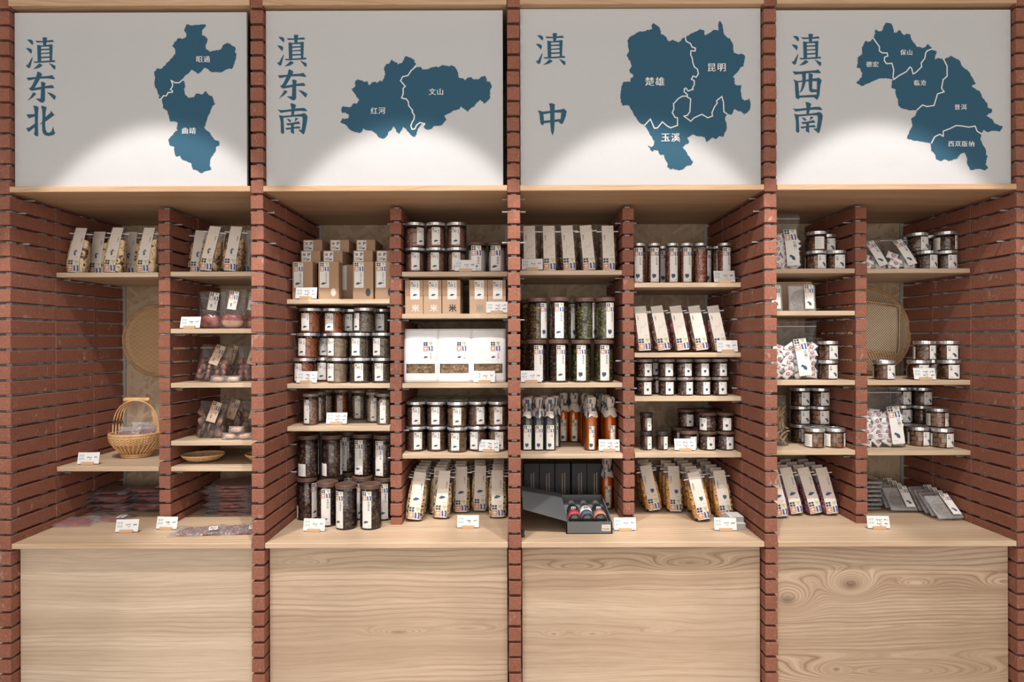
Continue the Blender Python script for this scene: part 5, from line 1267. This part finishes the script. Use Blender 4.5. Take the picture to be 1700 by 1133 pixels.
# ------------------------------------------------------------------ soft clear bags
def softbag(w, h, d, seed, mat_=M_BAGF, sq=.75, topflat=.62, wob=.05):
    rnd = random.Random(seed); n, m = 26, 16; v = []; f = []
    ph = [rnd.uniform(0, 6) for _ in range(4)]
    for j in range(m + 1):
        t = j / m
        b = d / 2 * (.55 + .45 * math.sin(min(1, t / topflat * .8 + .2) * PI)) if t < topflat else d / 2 * (.55 + .45 * math.sin(PI)) * (1 - (t - topflat) / (1 - topflat)) ** .8
        b = max(b, .0014); a = w / 2 * (1 - .05 * math.sin(t * PI) + .02 * math.sin(t * 9 + ph[0]))
        for i in range(n):
            th = 2 * PI * i / n; c_, s_ = math.cos(th), math.sin(th)
            k = 1 + (wob * math.sin(3 * th + 7 * t + ph[1]) + wob * math.sin(5 * th - 9 * t + ph[2])) * (0 if j == 0 else 1)
            v.append((a * math.copysign(abs(c_) ** sq, c_), b * k * math.copysign(abs(s_) ** sq, s_), t * h))
    for j in range(m):
        for i in range(n): q = (i + 1) % n; f.append((j * n + i, j * n + q, (j + 1) * n + q, (j + 1) * n + i))
    f.append(tuple(reversed(range(n)))); f.append(tuple(range(m * n, (m + 1) * n)))
    return mesh_from('bag_film', v, f, mat_, smooth=True)
def candy_mesh():
    g = G(); n = 12; v = []; f = []
    nx, ny = 8, 6
    for s in (1, -1):
        for j in range(ny + 1):
            for i in range(nx + 1):
                u, w_ = i / nx * 2 - 1, j / ny * 2 - 1
                hgt = .010 * max(0, (1 - abs(u) ** 2.5) * (1 - w_ ** 2)) ** .5
                v.append((u * .024, w_ * .015 * (1 + .18 * (abs(u) > .9)), s * hgt))
    o = (nx + 1) * (ny + 1)
    for j in range(ny):
        for i in range(nx):
            a = j * (nx + 1) + i; f.append((a, a + 1, a + nx + 2, a + nx + 1)); f.append((a + o, a + nx + 1 + o, a + nx + 2 + o, a + 1 + o))
    g.add(v, f, 0)
    def oval(a0, b0, m, zoff):
        vv = []
        for i in range(14):
            t = i * 2 * PI / 14; x, y = a0 * math.cos(t), b0 * math.sin(t); u, w_ = x / .024, y / .015
            vv.append((x, y, .010 * max(0, (1 - abs(u) ** 2.5) * (1 - w_ ** 2)) ** .5 + zoff))
        vv.append((0, 0, .010 + zoff)); g.add(vv, [(i, (i + 1) % 14, 14) for i in range(14)], m)
    oval(.010, .0075, 1, .0006); oval(.007, .0035, 0, .0011)
    g.bbox(-.0055, .0055, -.0008, .0008, .0106, .0122, .0002, 1)
    return g.mesh('candy', [M_CANDY, M_RED], True)
CANDY = candy_mesh()
def candybag(w, h, d, seed, ncan, lab=True, lx=.03, fill=.62, lroll=-.14, labw=.056, labh=.165):
    rnd = random.Random(seed); ps = [('bag_film', softbag(w, h, d, seed))]
    k = 0; row = 0; z_ = .022
    while k < ncan and z_ < h * fill:
        nn = max(2, int((w - .03) / .042)); off = .5 * (row % 2) * .03
        for i in range(nn):
            x = -w / 2 + .035 + off + (w - .07 - off) * (i / max(1, nn - 1)) if nn > 1 else 0
            x = max(-w / 2 + .03, min(w / 2 - .03, x))
            rx, ry = PI / 2 + rnd.uniform(-.5, .35), rnd.uniform(-1.2, 1.2)
            y = -d * .18 + rnd.uniform(-.004, .004)
            e = (rx, rnd.uniform(-.3, .3), ry)
            M = Matrix.Rotation(rnd.uniform(-1.2, 1.2), 4, 'Y') @ Matrix.Rotation(rx, 4, 'X')
            ps.append(('candy', CANDY, {'loc': (x, y, z_ + rnd.uniform(-.004, .004)), 'rot': tuple(M.to_euler())})); k += 1
            if rnd.random() < .6:
                M = Matrix.Rotation(rnd.uniform(-1.5, 1.5), 4, 'Y') @ Matrix.Rotation(PI / 2, 4, 'X'); ps.append(('candy', CANDY, {'loc': (x * .9, d * .16, z_ + .01), 'rot': tuple(M.to_euler())}))
        z_ += .024; row += 1
    P = P2(); W_, H_ = labw, labh; s = W_ * .9; logo(P, -W_ * .47, H_ - s, s); P.vtext('红糖', W_ * .26, H_ - s * 1.05, W_ * .26, 1)
    P.rect(W_ * .16, W_ * .24, H_ - s * 1.8, H_ - s * 1.75, 6); P.rect(W_ * .30, W_ * .38, H_ - s * 1.8, H_ - s * 1.75, 6)
    minimap(P, 'sw', -W_ * .02, H_ * .22, W_ * .5); P.rect(-W_ * .4, -W_ * .05, H_ * .075, H_ * .083, 6)
    for i in range(5): P.rect(-W_ * .42 + i * W_ * .18, -W_ * .36 + i * W_ * .18, H_ * .03, H_ * .036, 6)
    ps.append(('label', label_mesh(P, W_, H_, paper=0, nseg=1, vseg=6, warp=lambda x, y, l: (x, -.0012 - l - .004 * math.sin(y / H_ * PI), y)), {'loc': (lx, -d / 2 - .004, h * .06), 'rot': (-.06, lroll, 0)}))
    sg = G(); sg.bbox(-w * .49, w * .49, -.0028, .0028, h * .90, h * .912, .0006); ps.append(('zip_strip', sg.mesh('zip_strip', M_SEAL)))
    return ps
CB = [candybag(.20, .262, .075, 1, 22, lx=.045, lroll=-.05), candybag(.235, .262, .08, 2, 26, lx=.040, lroll=-.12), candybag(.215, .268, .08, 3, 24, lx=.055, lroll=-.08)]
gb = 'clear bags of white wrapped candies'
thing('candy_bag', CB[0], 'clear bag of wrapped sugar candies on the first shelf, left column, fourth bay', 'candy bag', gb, (1.205, 2.735, shelfz(447) + .001), (-.06, 0, 0))
thing('candy_bag', CB[1], 'clear bag of red-printed candies below the sugar disc packs', 'candy bag', gb, (1.262, 2.735, shelfz(633.2) + .001), (-.06, 0, 0))
thing('candy_bag', CB[2], 'clear bag of candies low beside the round open basket shelf, fourth bay right', 'candy bag', gb, (1.665, 2.745, shelfz(750.3) + .001), (-.08, 0, 0))
CBs = candybag(.135, .165, .06, 5, 8, lx=.030, fill=.55, lroll=-.30, labw=.042, labh=.132)
thing('candy_bag', CBs, 'slumped small candy bag beside the brick divider on the topmost right shelf', 'candy bag', gb, (1.635, 2.745, shelfz(447.2) + .001), (-.35, 0, 0))
thing('candy_bag', CBs, 'slumped small candy bag next to the sugar jars on the topmost right shelf', 'candy bag', gb, (1.745, 2.715, shelfz(447.2) + .001), (-.35, 0, 0))
# bag of dried shreds
def shredbag(seed):
    rnd = random.Random(seed); g = G()
    for i in range(110):
        M = Matrix.Translation((rnd.uniform(-.065, .065), rnd.uniform(-.018, .016), rnd.uniform(.02, .16))) @ Matrix.Rotation(rnd.uniform(-.6, .6), 4, 'X') @ Matrix.Rotation(rnd.uniform(.7, 2.4), 4, 'Y')
        v, f = pc_stick(.055, .0042); g.add([tuple(M @ Vector(k)) for k in v], f)
    return [('bag_film', softbag(.165, .225, .06, seed)), ('dried_shreds', g.mesh('dried_shreds', C['apple2']), {'kind': 'stuff'})]
thing('shred_bag', shredbag(4), 'clear bag of long brown dried shreds beside stacked sugar jars', 'bag', None, (1.175, 2.77, shelfz(749.3) + .001), (-.08, 0, 0))

# meat and mushroom bags in the first bay
def slab(w, h, d, seed, mats, n=16, m=8):
    rnd = random.Random(seed); v = []; f = []; ph = [rnd.uniform(0, 6) for _ in range(3)]
    for j in range(m + 1):
        t = j / m * PI
        for i in range(n):
            a = 2 * PI * i / n; k = 1 + .10 * math.sin(2 * a + ph[0]) + .07 * math.sin(3 * a + ph[1] + t)
            v.append((w / 2 * math.sin(t) ** .6 * math.cos(a) * k, d / 2 * math.sin(t) ** .6 * math.sin(a), h / 2 - h / 2 * math.cos(t) + 0))
    for j in range(m):
        for i in range(n): q = (i + 1) % n; f.append((j * n + i, j * n + q, (j + 1) * n + q, (j + 1) * n + i))
    mi = [1 if (len(mats) > 1 and (k // n) < m * .42) else 0 for k in range(len(f))]
    return mesh_from('slab', v, f, mats, mi, True)
def hang_label(w, h, key='ne', txt='火腿', kraft=False):
    P = P2(); s = w * .9; logo(P, -w * .46, h - s * 1.02, s); P.vtext(txt, w * .25, h * .52, w * .16, 1); minimap(P, key, -w * .12, h * .25, w * .22)
    return label_mesh(P, w, h, paper=10 if kraft else 0, nseg=1)
def hambag(seed, fat=True):
    return [('bag_film', softbag(.115, .175, .055, seed, M_VAC if False else M_BAGF)), ('cured_ham', slab(.098, .062, .040, seed, [C['meat'], C['fat']] if fat else [C['meat']]), {'loc': (0, 0, .004)}),
            ('label', hang_label(.040, .082), {'loc': (.008 if fat else .004, -.030, .082), 'rot': (-.05, .12, 0)})]
z = shelfz(544) + .001; gh = 'clear bags of cured ham'
HB = [hambag(1, False), hambag(2), hambag(3)]
thing('ham_bag', HB[0], 'clear bag of dark ham beside its price card, partly overlapped', 'meat bag', gh, (X(352, 2.76), 2.76, z), (-.12, .0, .2))
thing('ham_bag', HB[1], 'clear bag with a pale-edged ham slice, front middle of its shelf', 'meat bag', gh, (X(385, 2.70), 2.70, z), (-.1, 0, 0))
thing('ham_bag', HB[2], 'clear bag of ham half hidden by the pillar, right end of shelf', 'meat bag', gh, (X(418, 2.78), 2.78, z), (-.1, 0, 0))
def lumpbag(seed, w, h, d, piece, mat_, n, lab=True, kraft=True):
    rnd = random.Random(seed); ps = [('bag_film', softbag(w, h, d, seed))]
    me = G().add(*piece).mesh('piece', mat_, True)
    nm = 'sausage_piece' if mat_ is C['sausage'] else 'dried_piece'
    cols = max(3, int(w / .032)); k = 0; z_ = .018
    while k < n:
        for i in range(cols):
            x = -w / 2 + .022 + (w - .044) * i / (cols - 1) + rnd.uniform(-.004, .004)
            ps.append((nm, me, {'loc': (x, rnd.uniform(-.4, .1) * d * .5, z_ + rnd.uniform(-.004, .004)), 'rot': (PI / 2 + rnd.uniform(-.6, .6), rnd.uniform(-.6, .6), rnd.uniform(0, 6))})); k += 1
            if k >= n: break
        z_ += .024
    if lab: ps.append(('label', hang_label(.042, .092, txt='香菇', kraft=kraft), {'loc': (.006, -d / 2 - .002, h * .44), 'rot': (-.08, .22, 0)}))
    return ps
SAU = (lambda g: (g.v, g.f))(G().lathe([(.0005, -.008), (.012, -.008), (.016, -.003), (.016, .003), (.012, .008), (.0005, .008)], 12))
MUS = (lambda g: (g.v, g.f))(G().lathe([(.0005, -.009), (.007, -.008), (.008, .0), (.020, -.004), (.021, .002), (.014, .010), (.0005, .013)], 12))
z = shelfz(634.3) + .001; gs = 'clear bags of sliced sausage'
SB = [lumpbag(11, .15, .165, .06, SAU, C['sausage'], 16), lumpbag(12, .14, .165, .06, SAU, C['sausage'], 14)]
thing('sausage_bag', SB[0], 'clear bag of sliced dark sausage with tilted kraft label, front left of its shelf', 'meat bag', gs, (X(350, 2.73), 2.735, z), (-.2, .1, 0))
thing('sausage_bag', SB[1], 'clear bag of sliced sausage standing back, under the ham bags', 'meat bag', gs, (X(378, 2.84), 2.84, z), (-.12, .05, 0))
thing('sausage_bag', SB[1], 'clear bag of sausage half hidden behind the pillar, under the ham bags', 'meat bag', gs, (X(418, 2.77), 2.77, z), (-.1, 0, 0))
def minipack(seed):
    return [('bag_film', softbag(.070, .028, .05, seed, M_VAC)), ('orange_cut', slab(.055, .022, .036, seed, [C['fat']]), {'loc': (0, 0, .002)})]
MP = minipack(5)
for i, px in enumerate((362, 386)): thing('vacuum_pack', MP, f'small orange vacuum pack lying before the sausage bags, {["left", "right"][i]} one', 'pack', 'small orange vacuum packs', (X(px, 2.675), 2.678, z))
z = shelfz(730.5) + .001; gm = 'clear bags of dried mushrooms'
MB = [lumpbag(21, .125, .160, .06, MUS, C['nut'], 14), lumpbag(22, .12, .160, .06, MUS, C['nut'], 12)]
thing('mushroom_bag', MB[0], 'clear bag of round dried mushrooms, front left, under the sausage bags', 'bag', gm, (X(349, 2.73), 2.73, z), (-.12, .06, 0))
thing('mushroom_bag', MB[1], 'clear bag of round dried mushrooms standing further back in the middle', 'bag', gm, (X(381, 2.84), 2.84, z), (-.12, .05, 0))
thing('mushroom_bag', MB[1], 'clear bag of dried mushrooms half hidden behind the pillar', 'bag', gm, (X(421, 2.82), 2.82, z), (-.1, 0, 0))
for i, (px, dz, w_) in enumerate(((381, 0, 'left lower'), (405, 0, 'right lower'), (392, .029, 'upper'))): thing('vacuum_pack', MP, f'small vacuum pack before the dried mushroom bags, {w_} one', 'pack', 'small orange vacuum packs', (X(px, 2.68), 2.683, z + dz))

# flat vacuum packs on the first countertop
def flatpack(w, d, t, seed, cont, lab=False, cut=.80):
    rnd = random.Random(seed); n, m = 16, 12; v = []; f = []
    def hz(u, q):
        e = max(0, (1 - abs(u) ** 6) * (1 - abs(q) ** 6)); return e
    for s in (1, -1):
        for j in range(m + 1):
            for i in range(n + 1):
                u, q = i / n * 2 - 1, j / m * 2 - 1; e = hz(u, q); ed = 1 - e
                zz = t / 2 + s * (t / 2) * e + rnd.uniform(-.0016, .0016) * (1 if s > 0 else .3) + .006 * ed * math.sin(u * 5 + q * 4 + seed)
                v.append((u * w / 2, q * d / 2, max(zz, .0004)))
    o = (n + 1) * (m + 1)
    for j in range(m):
        for i in range(n):
            a = j * (n + 1) + i; f.append((a, a + 1, a + n + 2, a + n + 1)); f.append((a + o, a + n + 1 + o, a + n + 2 + o, a + 1 + o))
    fm = mesh_from('vacuum_film', v, f, M_VAC, smooth=True)
    g = G(); k = rnd.uniform(.9, 1.1)
    pts = [(w / 2 * cut * math.copysign(abs(math.cos(a)) ** .6, math.cos(a)) * (1 + .08 * math.sin(3 * a + seed)), d / 2 * cut * math.copysign(abs(math.sin(a)) ** .6, math.sin(a)) * (1 + .08 * math.sin(2 * a + seed))) for a in [i * PI / 12 for i in range(24)]]
    g.add([(x, y, t * .12) for x, y in pts] + [(x * .97, y * .97, t * .82) for x, y in pts], [tuple(reversed(range(24))), tuple(range(24, 48))] + [(i, (i + 1) % 24, 24 + (i + 1) % 24, 24 + i) for i in range(24)])
    ps = [('vacuum_film', fm), ('packed_food', g.mesh('packed_food', C[cont]))]
    if lab:
        P = P2(); logo(P, -.012, .02, .024); minimap(P, 'ne', 0, .008, .008); 
        lm = label_mesh(P, .034, .056, nseg=1, warp=lambda x, y, l: (x, y, l))
        ps.append(('label', lm, {'loc': (w * .30, -.02, t + .0022), 'rot': (0, 0, .3)}))
    return ps
rp = random.Random(5)
RP = [flatpack(.185, .140, .0125, i, 'redmeat', i == 2) for i in range(3)]
for c_, (x, y, n) in enumerate(((-1.885, 2.90, 7), (-1.72, 2.92, 8))):
    for i in range(n):
        thing('vacuum_pack', RP[(i + c_) % 3], f'clear pack of red meat slices, {ordn[i]} from the bottom of the {["left", "right"][c_]} pile', 'pack', 'red meat packs piled on the countertop',
              (x + rp.uniform(-.012, .012), y + rp.uniform(-.035, .02), COUNTER + .001 + i * .0135), (0, 0, rp.uniform(-.2, .2)))
thing('vacuum_pack', flatpack(.22, .15, .012, 8, 'redmeat', cut=.7), 'clear pack of red meat lying alone at the front left of the countertop', 'pack', None, (X(118, 2.68), 2.68, COUNTER + .001), (0, 0, .06))
thing('vacuum_pack', flatpack(.15, .12, .010, 9, 'redmeat', True, cut=.65), 'labelled pack of red meat overlapping the lone front pack', 'pack', None, (X(190, 2.745), 2.735, COUNTER + .001), (0, 0, -.1))
SP = [flatpack(.255, .20, .0145, 30 + i, 'meat') for i in range(2)]
for i in range(9):
    thing('vacuum_pack', SP[i % 2], f'large clear pack of dark meat, {ordn[i]} from pile bottom, behind the bean packs', 'pack', 'dark meat packs in a tall pile',
          (-1.292 + rp.uniform(-.006, .006), 2.88 + rp.uniform(-.02, .01), COUNTER + .001 + i * .0155), (0, 0, rp.uniform(-.03, .03)))
NP = [flatpack(.205, .125, .011, 40 + i, 'nutdish', True, cut=.82) for i in range(2)]
thing('vacuum_pack', NP[0], 'flat clear pack of red bean mix on the countertop, left one of two', 'pack', 'flat red bean packs', (X(330, 2.54), 2.54, COUNTER + .001), (0, 0, .12))
thing('vacuum_pack', NP[1], 'flat clear pack of red bean mix on the countertop, right beside the pillar', 'pack', 'flat red bean packs', (-1.150, 2.56, COUNTER + .001), (0, 0, .05))

# ------------------------------------------------------------------ sugar disc packs
def discpack(seed):
    s = .060
    tr = G().bbox(-s, s, -.002, .010, 0, .118, .004).mesh('clear_tray', M_TRAY)
    dg = G(); Mx = Matrix.Translation((-.004, .004, .056)) @ Matrix.Rotation(PI / 2, 4, 'X')
    dg.lathe([(.0005, -.005), (.040, -.005), (.043, -.002), (.043, .003), (.040, .0055), (.0005, .0055)], 24, M=Mx)
    P = P2(); w_, h_ = .040, .108; logo(P, -.018, h_ - .037, .036); P.vtext('红糖饼', -.012, h_ - .044, .006, 6); minimap(P, 'sw', .0, .024, .021)
    return [('clear_tray', tr), ('sugar_disc', dg.mesh('sugar_disc', C['disc'], False)), ('bag_film', softbag(.132, .128, .020, seed, M_FILM, wob=.06), {'loc': (0, .004, 0)}),
            ('label', label_mesh(P, w_, h_, nseg=1), {'loc': (.026, -.0125, .010)})]
DP = [discpack(1), discpack(2)]; gd = 'clear packs of round sugar discs'
z = shelfz(517.3) + .001
thing('disc_pack', DP[0], 'clear sugar disc pack standing before the wooden carton', 'sugar pack', gd, (X(1333, 2.71), 2.71, z), (-.1, 0, 0))
thing('disc_pack', DP[1], 'clear sugar disc pack half hidden by the fourth pillar, above the candy bag', 'sugar pack', gd, (1.150, 2.71, z), (-.1, 0, 0))
thing('wooden_carton', [('carton', G().bbox(-.13, .13, 0, .12, 0, .145, .002).mesh('carton', M_KRAFT2)), ('front_board', G().bbox(.06, .13, -.018, -.0005, 0, .082, .001).mesh('front_board', M_KRAFT2))],
      'tan carton behind the standing sugar disc packs', 'carton', None, (1.275, 2.84, z))
zc = COUNTER + .001
for k, (px, Y, n, tilt, nm) in enumerate(((1502, 2.79, 4, -.75, 'left'), (1580, 2.665, 4, -.85, 'right'))):
    for i in range(n):
        yy = Y + i * .042
        thing('disc_pack', DP[(i + k) % 2], f'leaning sugar disc pack, {ordn[i]} from front in the {nm} leaning row' , 'sugar pack', gd, (X(px, Y), yy, zc + .014), (tilt + .06 * i, 0, (-.03, .10)[k]))
for i in range(7):
    thing('disc_pack', DP[i % 2], f'sugar disc pack lying flat, {ordn[i]} from the bottom of the pile by the divider', 'sugar pack', gd, (1.665, 2.83 + rp.uniform(-.004, .004), zc + .012 + i * .0205), (-PI / 2, 0, rp.uniform(-.06, .06)))

# ------------------------------------------------------------------ baskets
def ellipse(rx, ry, z_, n=40, wob=0, ph=0): return [(rx * math.cos(a), ry * math.sin(a), z_ + wob * math.sin(a * n / 4 + ph)) for a in [2 * PI * i / n for i in range(n)]]
z = shelfz(773) + .0005; H = .108; R0 = .060; R1 = .112
def rad(t): return R0 + (R1 - R0) * math.sin(min(1, t * 1.05) * PI / 2) ** .9
ribs = G(); weave = G()
for i in range(30):
    a = 2 * PI * i / 30
    pts = [((rad(t) + .001) * math.cos(a + t * .25), (rad(t) + .001) * math.sin(a + t * .25), .020 + t * (H - .02)) for t in [j / 7 for j in range(8)]]
    ribs.tube(pts, .0036, 5)
for j in range(9):
    t = .52 + j * .055
    weave.tube([((rad(t) + .0025 * (1 if (i + j) % 2 else -1)) * math.cos(2 * PI * i / 60), (rad(t) + .0025 * (1 if (i + j) % 2 else -1)) * math.sin(2 * PI * i / 60), .020 + t * (H - .02)) for i in range(60)], .0031, 5, cl=True)
liner = G().lathe([(rad(t) - .006, .018 + t * (H - .02)) for t in [0, .2, .4, .6, .8, 1.]] , 28)
foot = G().tube(ellipse(.062, .062, .005), .005, 6, cl=True); foot.tube(ellipse(.064, .064, .014), .005, 6, cl=True)
rim = G().tube(ellipse(R1, R1, H + .002, 40), .0062, 7, cl=True); rim.tube(ellipse(R1 + .001, R1 + .001, H - .010, 40), .004, 6, cl=True)
hand = G()
for o in (-.018, -.006, .006, .018):
    hand.tube([(math.cos(a) * (R1 - .002 - (o + .018) * .9) , o * .5, H - .02 + math.sin(a) ** .62 * (.285 - H)) for a in [PI * i / 18 for i in range(19)]], .0032, 5)
grip = G().tube([(x, 0, .268) for x in (-.062, -.055, .055, .062)], [.006, .011, .011, .006], 10)
thing('handled_basket', [('bowl_lining', liner.mesh('bowl_lining', M_WEAVE2)), ('rib_weave', ribs.mesh('rib_weave', M_BAMBOO), {'kind': 'stuff'}), ('side_weave', weave.mesh('side_weave', M_BAMBOO), {'kind': 'stuff'}), ('rim', rim.mesh('rim', M_BAMBOO, True)),
      ('foot_ring', foot.mesh('foot_ring', M_BAMBOO, True)), ('handle', hand.mesh('handle', M_BAMBOO, True), {}, [('wrapped_grip', grip.mesh('wrapped_grip', M_BAMBOO, True))])],
      'round bamboo basket with a tall arched handle, holding dark packs', 'basket', None, (X(227, 2.885), 2.885, z))
DKP = [('bag_film', softbag(.11, .075, .04, 77, M_VAC)), ('dark_jerky', slab(.095, .05, .03, 4, [C['redjerky']]), {'loc': (0, 0, .004)})]
for i, (dx_, dy, dz, rz, l) in enumerate(((-.03, -.02, .070, .1, 'dark vacuum pack in the handled basket, left front'), (.035, -.01, .075, -.3, 'dark vacuum pack in the handled basket, right'), (0, .04, .085, .2, 'dark vacuum pack in the handled basket, at the back'))):
    thing('vacuum_pack', DKP, l, 'pack', 'dark packs in the handled basket', (X(227, 2.885) + dx_, 2.885 + dy, z + dz), (-.3, 0, rz))
def ovaltray(rx, ry, h, seed):
    g = G(); n = 36; prof = [(.40, .003), (.70, .006), (.92, h * .7), (1.0, h)]
    v = [(rx * k * math.cos(2 * PI * i / n), ry * k * math.sin(2 * PI * i / n), zz) for k, zz in prof for i in range(n)]
    v2 = [(x * .985, y * .985, zz + .003) for x, y, zz in v]; f = []
    for j in range(3):
        for i in range(n):
            q = (i + 1) % n; f.append((j * n + i, (j + 1) * n + i, (j + 1) * n + q, j * n + q)); o = len(v); f.append((j * n + i + o, j * n + q + o, (j + 1) * n + q + o, (j + 1) * n + i + o))
    f.append(tuple(range(n))); f.append(tuple(range(4 * n, 5 * n)))
    g.add(v + v2, f)
    rb_ = G()
    for i in range(24):
        a = 2 * PI * i / 24; rb_.tube([(rx * k * math.cos(a + .25 * k) * 1.005, ry * k * math.sin(a + .25 * k) * 1.005, zz + .002) for k, zz in prof[1:]], .0022, 4)
    rm = G().tube([(rx * math.cos(a), ry * math.sin(a), h + .002) for a in [2 * PI * i / 40 for i in range(40)]], .0038, 6, cl=True)
    return [('woven_bowl', g.mesh('woven_bowl', M_WEAVE2)), ('ribs', rb_.mesh('ribs', M_BAMBOO), {'kind': 'stuff'}), ('rim', rm.mesh('rim', M_BAMBOO, True))]
z = shelfz(773.5); OT = ovaltray(.088, .060, .028, 1)
thing('oval_tray', OT, 'small oval bamboo tray, left one of two, above the dark meat pile', 'tray', 'small oval bamboo trays', (X(337, 2.75), 2.75, z + .005), (.05, 0, .35))
thing('oval_tray', OT, 'small oval bamboo tray cut off by the pillar, above the dark meat pile', 'tray', 'small oval bamboo trays', (-1.125, 2.76, z + .003), (.03, 0, -.15))
# flat winnowing tray on the back panel, left column of the first bay
wt = G().lathe([(.0005, -.012), (.150, -.012), (.172, .0), (.178, .002), (.176, .004), (.150, -.007), (.0005, -.007)], 48)
wr = G().tube(ellipse(.177, .177, .003, 48), .0055, 6, cl=True); wr.tube(ellipse(.170, .170, .002, 48), .0035, 6, cl=True)
thing('winnowing_tray', [('woven_face', wt.mesh('woven_face', M_WEAVE2)), ('rim', wr.mesh('rim', M_BAMBOOD, True))], 'round flat winnowing tray hanging on the strand board behind the handled basket', 'tray', None,
      (X(262, 3.08), 3.083, Z(563, 3.08)), (PI / 2, 0, 0))
# round open-weave basket, fourth bay, seen from below its square base
R = .222; n = 56; v = []; f = []; rings = [(0.0, .0), (.35, .002), (.62, .006), (.66, .012), (.80, .050), (.92, .072), (1.0, .080)]
for k, (q, dz) in enumerate(rings):
    for i in range(n):
        a = 2 * PI * i / n; c_, s_ = math.cos(a), math.sin(a)
        sqr = 1 / max(abs(math.cos(a + .12)), abs(math.sin(a + .12))); m_ = max(0, min(1, (1 - q) / .38)); rr = q * R * (1 * (1 - m_) + m_ * sqr * .80)
        if q == 0: rr = .001
        v.append((rr * c_, rr * s_, -dz))
for k in range(len(rings) - 1):
    for i in range(n):
        q = (i + 1) % n; f.append((k * n + i, (k + 1) * n + i, (k + 1) * n + q, k * n + q))
wm = mesh_from('open_weave', v, f, M_WEAVE)
inner = mesh_from('hole_shade_sheet', [(x * .97, y * .97, zz - .006) for x, y, zz in v], f, M_HOLESHADE)  # backing sheet added so the weave holes look dark
rr = G().tube(ellipse(R, R, -.080, 56), .0075, 7, cl=True); rr.tube(ellipse(R - .012, R - .012, -.0745, 56), .004, 6, cl=True)
sqe = G().tube([(.655 * R * .86 / max(abs(math.cos(a + .12)), abs(math.sin(a + .12))) * math.cos(a), .655 * R * .86 / max(abs(math.cos(a + .12)), abs(math.sin(a + .12))) * math.sin(a), -.008) for a in [2 * PI * i / 40 for i in range(40)]], .003, 5, cl=True)
thing('round_basket', [('open_weave', wm), ('hole_shade_backing', inner), ('rim', rr.mesh('rim', M_BAMBOOD, True)), ('base_edge', sqe.mesh('base_edge', M_BAMBOO, True))],
      'large round open-weave bamboo basket leaning behind the brown sugar jars', 'basket', None, (1.778, 2.975, shelfz(633.5) + .241), (PI / 2 - .16, 0, 0))
